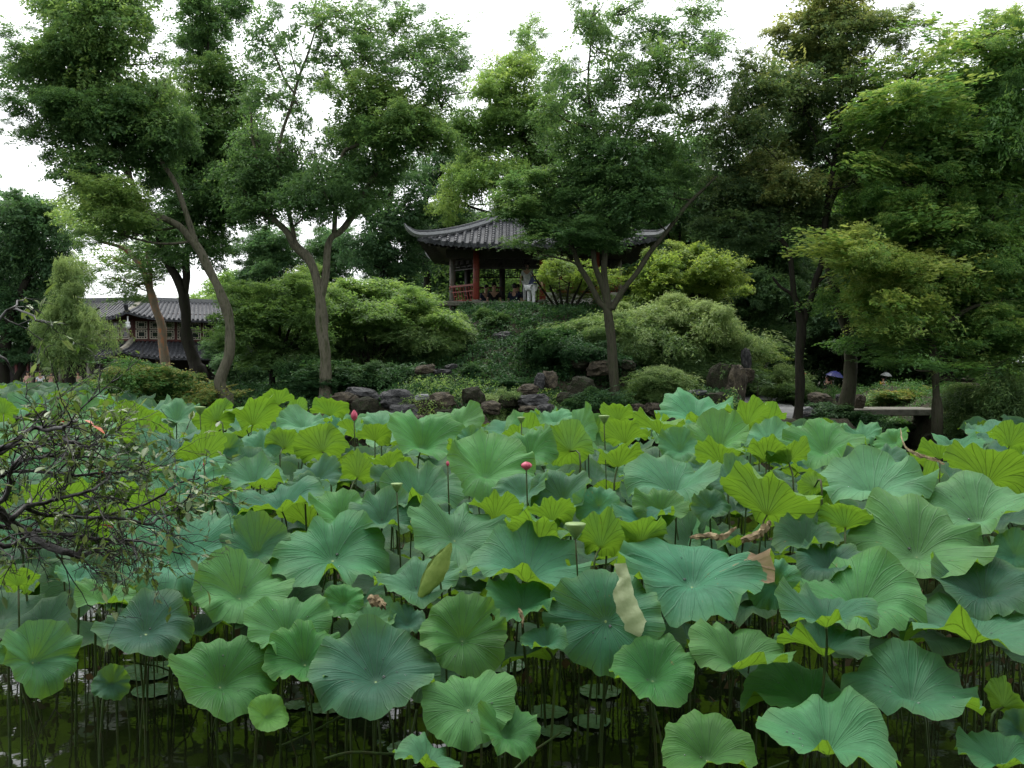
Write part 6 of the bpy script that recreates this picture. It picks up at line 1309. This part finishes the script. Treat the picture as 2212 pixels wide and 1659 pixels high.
# walls
mb = MB(hall.location)
for (P, Q, n) in ((Ac, Bc, nL), (Bc, Cc, nR)):
    c_ = (P+Q)/2 - n*.12; mb.box((c_.x, c_.y, 4.92), ((Q-P).length, .14, 2.0), math.atan2((Q-P).y, (Q-P).x))
mb.build('wall', MATS['red_dark'], hall)
mb = MB(hall.location)
for (P, Q, n) in ((Ac, Bc, nL), (Bc, Cc, nR)):
    c_ = (P+Q)/2 - n*.8; mb.box((c_.x, c_.y, 2.05), ((Q-P).length, .14, 3.75), math.atan2((Q-P).y, (Q-P).x))
mb.build('lower_wall', MATS['dark_wood'], hall)
mb = MB(hall.location)
for (P, Q, n) in ((Ac, Bc, nL), (Bc, Cc, nR)):
    for z in (4.12, 5.42): mb.bar(P+n*.02+Vector((0,0,z)), Q+n*.02+Vector((0,0,z)), .12, .14)
mb.build('sill_beam', MATS['red_dark'], hall)
def window(c_, t_, n_, w_, h_):
    mb = MB(hall.location); up = Vector((0,0,1))
    def ring(a, b, th, off):
        for s in (-1, 1):
            mb.bar(c_+n_*off+t_*(-a)+up*(s*b), c_+n_*off+t_*a+up*(s*b), th, th); mb.bar(c_+n_*off+t_*(s*a)-up*b, c_+n_*off+t_*(s*a)+up*b, th, th)
    ring(w_/2, h_/2, .05, .04); ring(w_/2*.62, h_/2*.58, .035, .05)
    for s in (-1, 1):
        for f in (-.5, 0, .5): mb.bar(c_+n_*.045+t_*(w_/2*f)+up*(s*h_/2*.58), c_+n_*.045+t_*(w_/2*f)+up*(s*h_/2), .025, .025)
        for f in (-.4, .4): mb.bar(c_+n_*.045+t_*(s*w_/2*.62)+up*(h_/2*f), c_+n_*.045+t_*(s*w_/2)+up*(h_/2*f), .025, .025)
    o = mb.build('window', MATS['cream_wood'], hall)
    mb = MB(hall.location); mb.box(tuple(c_+n_*.0), (w_*.98, .03, h_*.98), math.atan2(t_.y, t_.x)); mb.build('pane', MATS['window_dark'], o)
for (P, t_, n_, L_, sp_, w_) in ((Bc, dR, nR, 9.5, .86, .66), (Bc, dL, nL, 6.5, .80, .62)):
    k = 0; s = .55
    while s < L_-.3:
        for (z, h_) in ((4.50, .56), (5.12, .46)): window(P+t_*s+Vector((0,0,z)), t_, n_, w_, h_)
        s += sp_; k += 1
        if k % 1 == 0:
            mb = MB(hall.location); c_ = P+t_*(s-sp_/2)+n_*.02; mb.box((c_.x, c_.y, 4.78), (.10 if k % 3 else .2, .1, 1.25), math.atan2(t_.y, t_.x)); mb.build('post', MATS['red_dark'], hall)
for (px, Y) in ((192,58.5),(131,60),(250,57.8),(70,61),(340,59.5),(420,61)):
    x = (px-1106)/FPX*Y; mb = MB(hall.location); mb.tube([(x,Y,.4),(x,Y,3.1)], .13, 10); mb.build('column', MATS['grey_column'], hall, True)
lp = empty('globe_lamp', tuple(Bc+nB*.9+Vector((0,0,5.0))), 'white globe lamp hanging under the corner eave of the distant hall', 'lamp')
mb = MB(lp.location); c_ = Bc+nB*.9; mb.tube([(c_.x,c_.y,5.2),(c_.x,c_.y,5.6)], .05, 6); mb.build('bracket', MATS['white_glaze'], lp)
mb = MB(lp.location); mb.lathe((c_.x,c_.y,4.78), [(.02,0),(.13,.05),(.18,.15),(.18,.24),(.13,.33),(.14,.36),(.14,.46),(.05,.5)], 14); mb.build('globe', MATS['white_glaze'], lp, True)
# waterside gallery left of the hall, with a low parapet
gal = empty('waterside_gallery', (-32, 62, .4), 'low dark tiled gallery with red posts at the left edge beyond the pond', 'gallery')
gx0, gx1 = (-60-1106)/FPX*62, (165-1106)/FPX*62
mb = MB(gal.location); mb.add([(gx0,60.6,2.9),(gx1,60.6,2.9),(gx1,62.6,3.9),(gx0,62.6,3.9),(gx0,64.6,2.9),(gx1,64.6,2.9),(gx0,60.6,2.75),(gx1,60.6,2.75),(gx0,64.6,2.75),(gx1,64.6,2.75)], [(0,1,2,3),(3,2,5,4),(0,6,7,1),(6,8,9,7)]); rf = mb.build('roof', MATS['roof_tile'], gal)
mb = MB(gal.location); mb.box(((gx0+gx1)/2, 64.0, 1.7), (gx1-gx0, .15, 2.6)); mb.build('wall', MATS['dark_wood'], gal)
for i in range(9): mb = MB(gal.location); x = gx0 + (gx1-gx0)*(i+.5)/9; mb.tube([(x,61,.4),(x,61,2.9)], .09, 8); mb.build('post', MATS['red_dark'], gal, True)
for i in range(8):
    mb = MB(gal.location); a = gx0 + (gx1-gx0)*(i+.55)/9; b = gx0 + (gx1-gx0)*(i+1.45)/9
    mb.bar((a,61,1.0),(b,61,1.0),.08,.08); mb.bar((a,61,.55),(b,61,.55),.06,.06)
    for k in range(6): mb.bar((a+(b-a)*(k+.5)/6,61,.55),(a+(b-a)*(k+.5)/6,61,1.0),.05,.05)
    mb.build('railing', MATS['red_dark'], gal)
# ------------------------------------------------------------------ people
def person(loc, rz, label, pose='stand', h=1.66, top='white', bottom='navy', hair='short', arms=None, skirt=False, group=None):
    """joints at human proportions, one skinned body; clothes and hair are separate children"""
    root = empty('person', loc, label, 'person', group, rz); s = h/1.66
    hipz = .88 if pose != 'sit' else .46
    J = dict(pelvis=(0,0,hipz), waist=(0,0,hipz+.14), chest=(0,-.01,hipz+.36), neck=(0,0,hipz+.52), head0=(0,-.015,hipz+.60), head=(0,-.02,hipz+.70))
    if pose == 'bend':
        for k_, (dy, dz) in dict(waist=(-.08,-.02), chest=(-.30,-.10), neck=(-.45,-.18), head0=(-.52,-.20), head=(-.60,-.22)).items():
            a = J[k_]; J[k_] = (a[0], a[1]+dy, a[2]+dz)
    if pose == 'sit':
        for k_, dy in dict(waist=-.03, chest=-.07, neck=-.10, head0=-.12, head=-.14).items(): a = J[k_]; J[k_] = (a[0], a[1]+dy, a[2])
    cz = J['chest']; E = [('pelvis','waist'),('waist','chest'),('chest','neck'),('neck','head0'),('head0','head')]
    Rr = dict(pelvis=.135, waist=.115, chest=.13, neck=.052, head0=.07, head=.095)
    arms = arms or [(-.30,-.05,-.30,-.28,-.12,-.52), (.30,-.05,-.30,.28,-.12,-.52)]
    for i, sg in enumerate((-1, 1)):
        S_ = 'LR'[i]; a = arms[i]; sh = (sg*.175, cz[1], cz[2]+.10); el = (a[0]*.85, cz[1]+a[1], cz[2]+.10+a[2]); wr = (a[3]*.9, cz[1]+a[4], cz[2]+.10+a[5])
        hd = tuple(Vector(wr) + (Vector(wr)-Vector(el)).normalized()*.085)
        J['sh'+S_] = sh; J['el'+S_] = el; J['wr'+S_] = wr; J['hd'+S_] = hd; Rr.update({'sh'+S_: .055, 'el'+S_: .040, 'wr'+S_: .028, 'hd'+S_: .030})
        E += [('chest','sh'+S_),('sh'+S_,'el'+S_),('el'+S_,'wr'+S_),('wr'+S_,'hd'+S_)]
        if pose == 'sit': kn = (sg*.13, -.44, hipz+.02); an = (sg*.13, -.42, .08); to = (sg*.14, -.58, .04)
        else: kn = (sg*.10, -.02+sg*.03, .47); an = (sg*.10, sg*.04, .08); to = (sg*.11, sg*.04-.15, .035)
        J['hp'+S_] = (sg*.09, 0, hipz-.04); J['kn'+S_] = kn; J['an'+S_] = an; J['to'+S_] = to
        Rr.update({'hp'+S_: .085, 'kn'+S_: .057, 'an'+S_: .040, 'to'+S_: .034}); E += [('pelvis','hp'+S_),('hp'+S_,'kn'+S_),('kn'+S_,'an'+S_),('an'+S_,'to'+S_)]
    def skin(name, keys, edges, mat, grow, sub=2):
        me = bpy.data.meshes.new(name); me.from_pydata([tuple(Vector(J[k_])*s) for k_ in keys], [(keys.index(a), keys.index(b)) for a, b in edges], [])
        me.materials.append(MATS[mat]); o = link(name, me, root); KIDS.setdefault(root, []).append(o)
        o.modifiers.new('skin', 'SKIN'); 
        for i, k_ in enumerate(keys): v = me.skin_vertices[0].data[i]; r0 = (Rr[k_]*grow.get(k_, grow['*']))*s; v.radius = (r0*(1.3 if k_ in ('chest','waist','pelvis') else 1), r0*(.85 if k_ in ('chest','waist','pelvis') else 1)); v.use_root = (i == 0)
        m_ = o.modifiers.new('sub', 'SUBSURF'); m_.levels = sub; m_.render_levels = sub; return o
    keys = ['pelvis'] + [k_ for k_ in J if k_ != 'pelvis']; skin('body', keys, E, 'skin', {'*': .88, 'head': 1, 'neck': 1, 'hdL': 1, 'hdR': 1})
    for S_ in 'LR': J['sl'+S_] = tuple(Vector(J['sh'+S_]).lerp(Vector(J['el'+S_]), .75)); Rr['sl'+S_] = .052; J['nk'] = tuple(Vector(J['chest']).lerp(Vector(J['neck']), .72)); Rr['nk'] = .075
    skin('shirt', ['waist','pelvis','chest','nk','shL','slL','shR','slR'], [('pelvis','waist'),('waist','chest'),('chest','nk'),('chest','shL'),('shL','slL'),('chest','shR'),('shR','slR')], 'cloth_'+top, {'*': 1.12, 'nk': .9})
    if skirt:
        mb = MB(); c0 = Vector(J['waist'])*s; mb.tube([c0, Vector(J['pelvis'])*s, Vector((0, 0, hipz-.38))*s], [.125*s, .175*s, .235*s], 14); mb.build('skirt', MATS['cloth_'+bottom], root, True)
    else:
        for S_ in 'LR': J['ank2'+S_] = tuple(Vector(J['kn'+S_]).lerp(Vector(J['an'+S_]), .85)); Rr['ank2'+S_] = .052
        skin('trousers', ['pelvis','hpL','knL','ank2L','hpR','knR','ank2R'], [('pelvis','hpL'),('hpL','knL'),('knL','ank2L'),('pelvis','hpR'),('hpR','knR'),('knR','ank2R')], 'cloth_'+bottom, {'*': 1.16})
    # hair: a cap over the skull
    hc = Vector(J['head'])*s; mb = MB(); vv = []; ff = []; nu, nv = 12, 7
    lo = -.35 if hair == 'short' else -1.3
    for i in range(nv):
        el_ = math.pi/2 - (math.pi/2 - lo*.9)*i/(nv-1) if hair == 'short' else math.pi/2 - (math.pi/2+1.15)*i/(nv-1)
        for j in range(nu):
            az = 6.2832*j/nu; front = max(0, -math.sin(az)); e2 = max(el_, (.30 if front > .5 else -9) if front > .5 else el_) ; r0 = .107*s
            vv.append(hc + Vector((math.cos(az)*math.cos(e2)*r0*.92, math.sin(az)*math.cos(e2)*r0*1.05 + .012, math.sin(e2)*r0*1.14 + .01)))
    for i in range(nv-1):
        for j in range(nu): ff.append((i*nu+j, (i+1)*nu+j, (i+1)*nu+(j+1) % nu, i*nu+(j+1) % nu))
    mb.add(vv, ff).build('hair', MATS['hair'], root, True)
    # face: nose, eyes, ears, mouth as small relief
    mb = MB(); f = hc + Vector((0, -.092*s, -.005)); mb.box(f + Vector((0,-.012*s,-.012*s)), (.022*s,.03*s,.04*s)); 
    for sg in (-1, 1): mb.box(hc + Vector((sg*.092*s, .005, -.01)), (.018*s,.035*s,.05*s))
    mb.build('nose_and_ears', MATS['skin'], root)
    mb = MB()
    for sg in (-1, 1): mb.box(hc + Vector((sg*.033*s, -.090*s, .012*s)), (.024*s,.012*s,.010*s))
    mb.box(hc + Vector((0, -.088*s, -.048*s)), (.040*s,.012*s,.010*s)); mb.build('eyes_and_mouth', MATS['cloth_black'], root)
    return root
def pv(px, Y, z=FZ): return ((px-1106)/FPX*Y, Y, z)
person(pv(1139, 36.3), -.3, 'woman standing in the pavilion, dark hair tied back, white top, looking right', 'stand', 1.62, 'white', 'white', 'short')
person(pv(1147, 34.6, FZ-.28), 2.4, 'person in white shorts and a blue and red waistband bending by the pavilion step', 'bend', 1.60, 'navy', 'white', 'short')
person(pv(1047, 37.2, FZ-.47), .5, 'man in a dark shirt sitting beside the red column, face turned up', 'sit', 1.68, 'navy', 'black')
person(pv(1066, 37.0, FZ-.47), .2, 'person with thick dark hair seated between two others in the pavilion', 'sit', 1.78, 'black', 'navy')
person(pv(1110, 36.8, FZ-.47), 2.9, 'person in dark blue seated with back to the pond right of the dark column', 'sit', 1.74, 'navy', 'navy', 'long')
person(pv(1123, 37.2, FZ-.47), -.7, 'person seated in patterned dark top beside the standing woman', 'sit', 1.72, 'denim', 'beige', 'short')
up_arm = [(-.26,-.14,-.20,-.10,-.26,-.02), (.26,-.14,-.20,.10,-.26,-.02)]
x, Y = 19.1, 56.0; gz = .13
person((x, Y, gz), .2, 'man in a dark top and pale trousers under the blue umbrella at the path end', 'stand', 1.70, 'black', 'beige', arms=[(-.26,-.14,-.20,-.10,-.26,-.05), (.24,-.10,-.22,.14,-.24,.0)])
def umbrella(loc, r, mat, label, tilt=(0,0)):
    root = empty('umbrella', loc, label, 'umbrella'); root.rotation_euler = (tilt[0], tilt[1], 0)
    vv = [(0,0,1.0)]; ff = []; n = 16
    for k in (1,2,3,4):
        for j in range(n): a = 6.2832*j/n; q = r*k/4*(1 if j % 2 == 0 else .955); vv.append((math.cos(a)*q, math.sin(a)*q, 1.0 - .30*(k/4)**2*r/.5 - (0 if j % 2 == 0 else -.015*k/4)))
    ff += [(0,1+j,1+(j+1) % n) for j in range(n)]
    for k in range(3): ff += [(1+k*n+j, 1+(k+1)*n+j, 1+(k+1)*n+(j+1) % n, 1+k*n+(j+1) % n) for j in range(n)]
    MB().add(vv, ff).build('canopy', MATS[mat], root)
    MB().tube([(0,0,-.02),(0,0,1.06)], .008, 6).build('shaft', MATS['metal'], root)
    mb = MB(); mb.tube([(0,0,-.02),(0,0,-.10),(.03,0,-.13),(.06,0,-.09)], .012, 6).build('handle', MATS['dark_wood'], root)
    for j in range(8):
        a = 6.2832*j/8; MB().bar((math.cos(a)*r*.08, math.sin(a)*r*.08, .70), (math.cos(a)*r*.6, math.sin(a)*r*.6, .84), .006, .006).build('rib', MATS['metal'], root)
umbrella((x+.28, Y-.15, gz+1.03), .55, 'umbrella_blue', 'dark blue umbrella held over the man at the path end', (.1, .18))
umbrella((18.0, 57.0, gz+.98), .45, 'umbrella_red', 'red umbrella mostly hidden left of the blue one', (0, -.3))
x2, Y2 = (1908-1106)/FPX*58, 58.0
person((x2, Y2, .1), 0, 'woman in a white top with yellow sleeves, both hands raised to her face', 'stand', 1.62, 'white', 'navy', 'long', arms=up_arm)
umbrella((x2+.12, Y2+.1, 1.05), .36, 'umbrella_clear', 'small greyish umbrella behind the woman in yellow sleeves', (.1, .1))
w_ = [o for o in COL.objects if o.get('label', '').startswith('woman in a white top with yellow')][0]
mb = MB(); 
for sg in (-1, 1): mb.tube([(sg*.17,-.01,1.34),(sg*.22,-.15,1.15),(sg*.11,-.25,1.28)], [.062,.052,.042], 8)
mb.build('sleeves', MATS['cloth_yellow'], w_, True)
for i, (px, Y, top, bot, lb) in enumerate([(60,59.5,'pink','beige','person in pale clothes at the gallery railing, leftmost of the walkers'),(87,59.0,'white','white','person in a white shirt at the gallery railing'),(110,59.2,'pink','beige','person in a peach top raising an arm by the gallery'),(168,58.6,'beige','beige','person in beige leaning near the willow trunk')]):
    person(((px-1106)/FPX*Y, Y, .45), rs.uniform(-.8,.8), lb, 'stand', 1.62, top, bot, arms=up_arm if i == 2 else None)
# reeds and waterside grass in front of the gallery
k = 2200; x = rs.uniform(-29, -17.5, k); y = rs.uniform(50, 56, k); z = rs.uniform(.1, .45, k) + .75
d_ = nrand(k, 3)*.5; d_[:, 2] = 1.2
o = leaves_mesh('waterside_grass', np.stack([x, y, z], 1), d_, nrand(k, 3), rs.uniform(.4, .9, k), rs.uniform(.03, .06, k), rs.uniform(0, 1, k), MATS['leaf_grass']); tag(o, 'tall pale grass along the far left shore', 'grass', None, 'stuff')
pvv = [( -38,57,.48),(-20,57,.48),(-20,60.5,.5),(-38,60.5,.5)]
me = bpy.data.meshes.new('pavement'); me.from_pydata(pvv, [], [(0,1,2,3)]); tag(link('pavement', me, None, MATS['stone_slab']), kind='structure')
# ------------------------------------------------------------------ bare twigs reaching in from the left, close to the camera
rt = random.Random(12); DB = 2.7
tw = empty('overhanging_branch', tuple(W(-40, 1110, DB)), 'dark wet twiggy branch with few small leaves reaching in from the left', 'branch')
mains = [([(-40,1085),(0,1108),(29,1133),(66,1155),(110,1180),(150,1196),(176,1202),(196,1192),(220,1180)],.016,.005,2.6),
 ([(-40,1130),(0,1140),(50,1143),(110,1148),(165,1158),(220,1167),(255,1165),(294,1167),(345,1180),(392,1199)],.009,.002,2.75),
 ([(22,1121),(56,1096),(90,1086),(122,1079),(160,1070),(196,1062),(222,1045),(238,1026)],.008,.003,2.6),
 ([(-30,1040),(0,1030),(49,996),(85,988),(122,984),(170,986),(220,988),(250,990)],.008,.002,2.8),
 ([(-30,985),(0,971),(40,945),(74,925),(105,928),(135,925),(150,915),(167,908)],.009,.004,2.5),
 ([(-10,985),(37,959),(80,955),(122,949),(160,955),(196,964),(228,942),(245,932),(262,925)],.007,.002,2.7),
 ([(-20,1010),(25,1018),(80,1016),(147,1025),(208,1023),(250,1020),(294,1023),(306,1003),(308,995)],.006,.002,2.8),
 ([(56,1096),(98,1113),(160,1116),(220,1118),(270,1122),(318,1131),(350,1118),(380,1104),(402,1084),(408,1070)],.007,.002,2.7),
 ([(220,1118),(262,1105),(294,1096),(325,1082),(355,1067),(375,1052),(392,1040),(412,1034),(429,1033)],.005,.002,2.75),
 ([(255,1165),(277,1175),(288,1185),(294,1199),(292,1215),(296,1231)],.004,.0015,2.8),
 ([(-40,1100),(0,1085),(20,1050),(26,1010),(60,975),(110,960),(150,958)],.011,.003,2.9),
 ([(-40,1160),(10,1180),(40,1172),(62,1155)],.008,.004,2.5),
 ([(-40,712),(0,690),(20,668),(40,652),(60,642)],.005,.0015,2.3),([(20,668),(50,672),(80,690),(98,698),(118,708)],.003,.0012,2.3),([(-30,745),(0,770),(20,790),(30,810)],.004,.0015,2.4),
 ([(430,0)],0,0,0)]
TL = []
for q in mains:
    if len(q[0]) < 2: continue
    pts_, r0, r1, d0 = q; n = len(pts_)
    P = [(*W(px, py, d0 + .12*math.sin(i*1.3+d0*9)), r0 + (r1-r0)*i/(n-1)) for i, (px, py) in enumerate(pts_)]
    sp = smooth_path(P, 3); sp = [np.array([*(Vector(p[:3]) + Vector((rt.uniform(-1,1), rt.uniform(-1,1), rt.uniform(-1,1)))*.0035), p[3]]) for p in sp]
    mb = MB(tw.location); mb.tube([Vector(p[:3]) for p in sp], [max(.0012, p[3]) for p in sp], 7, lump=.2); br_ = mb.build('limb', MATS['twig_bark'], tw, True)
    # side twigs, crooked, some forked
    m2 = MB(tw.location)
    def twig(p, d, ln, r, depth):
        pp = [Vector(p)]; dd = d.normalized(); n_ = 5
        for k in range(n_):
            dd = (dd + Vector((rt.uniform(-1,1), rt.uniform(-.7,.7), rt.uniform(-1,.9)))*.38).normalized(); pp.append(pp[-1] + dd*ln/n_)
            if depth > 0 and rt.random() < .5: twig(pp[-1], dd + Vector((rt.uniform(-1,1), rt.uniform(-.8,.8), rt.uniform(-1,1)))*.9, ln*.55, r*.65, depth-1)
            if rt.random() < (.40 if px_low else .24): TL.append((pp[-1].copy(), dd.copy()))
        m2.tube(pp, [r*(1-.6*k/n_) for k in range(n_+1)], 4, cap=False)
    px_low = pts_[0][1] < 800
    for p in sp[2:]:
        for rep in range(2 if not px_low else 1):
            if rt.random() < .40:
                i = min(len(sp)-1, 1 + [tuple(x_) for x_ in sp].index(tuple(p))); t_ = (Vector(sp[i][:3]) - Vector(sp[i-2][:3])).normalized()
                twig(Vector(p[:3]), t_*1.0 + Vector((rt.uniform(-.2,.4), rt.uniform(-.5,.5), rt.uniform(-1,.9))), rt.uniform(.06, .22), max(.0011, min(.0026, p[3]*.5)), 2 if not px_low else 1)
    o = m2.build('twigs', MATS['twig_bark'], br_); o['kind'] = 'stuff'
TLp = [t_ for t_ in TL]; rt.shuffle(TLp)
# leaves one can pick out: up to 280 single leaves sharing eight meshes
LM = []
for k in range(8):
    ln = rt.uniform(.028, .050); wd = ln*rt.uniform(.32, .48); bend = rt.uniform(-.1, .25); vv = []; ff = []
    for i in range(6):
        t = i/5; w0 = wd*math.sin(math.pi*(t**.8))*.5 + .0004
        for s_ in (-1, 0, 1): vv.append((s_*w0, t*ln, -bend*ln*t*t + abs(s_)*w0*.35))
    for i in range(5):
        for j in range(2): ff.append((i*3+j, i*3+j+1, (i+1)*3+j+1, (i+1)*3+j))
    me = bpy.data.meshes.new('leaf'); me.from_pydata(vv, [], ff); at_ = me.attributes.new('tint', 'FLOAT', 'FACE'); at_.data.foreach_set('value', [rt.uniform(.1, .9)]*len(ff)); me.polygons.foreach_set('use_smooth', [True]*len(ff)); me.materials.append(MATS['leaf_twig']); LM.append(me)
for i, (p, d_) in enumerate(TLp[:285]):
    o = bpy.data.objects.new('leaf', LM[i % 8]); COL.objects.link(o); o.parent = tw; KIDS.setdefault(tw, []).append(o); o.location = p - tw.location
    q = (d_ + Vector((rt.uniform(-.8,.8), rt.uniform(-.8,.8), rt.uniform(-.5,.5)))).to_track_quat('Y', 'Z'); o.rotation_mode = 'QUATERNION'; o.rotation_quaternion = q
    if i % 90 == 3: o.material_slots[0].link = 'OBJECT'; o.material_slots[0].material = MATS['leaf_red']; o['label'] = 'red turned leaf'
for (px, py, dx, dz, sc, mt, lb) in ((198,918,.8,-.4,1.5,'leaf_red','long bright red leaf'),(182,908,.4,-.1,1.2,'leaf_red','red leaf'),(172,912,.3,-.5,1.6,None,'pale grey green leaf turned over'),(40,958,.9,.1,1.6,None,None)):
    o = bpy.data.objects.new('leaf', LM[2]); COL.objects.link(o); o.parent = tw; o.location = W(px, py, 2.55) - tw.location; o.rotation_mode = 'QUATERNION'; o.rotation_quaternion = Vector((dx, -.2, dz)).to_track_quat('Y', 'Z'); o.scale = (sc, sc, sc)
    if mt: o.material_slots[0].link = 'OBJECT'; o.material_slots[0].material = MATS[mt]
    if lb: o['label'] = lb
rest = TLp[285:1700]
if rest:
    c_ = np.array([tuple(a[0]) for a in rest]); d_ = np.array([tuple(a[1]) for a in rest]) + nrand(len(rest), 3)*.5
    o = leaves_mesh('small_leaves', c_, d_, nrand(len(rest), 3) + np.array([0, -.3, .8]), rs.uniform(.018, .036, len(rest)), rs.uniform(.008, .015, len(rest)), rs.uniform(0, .8, len(rest)), MATS['leaf_twig'], tw, tuple(tw.location)); o['kind'] = 'stuff'
print('twig leaf spots', len(TLp))
print('done', LEAFCOUNT[0])
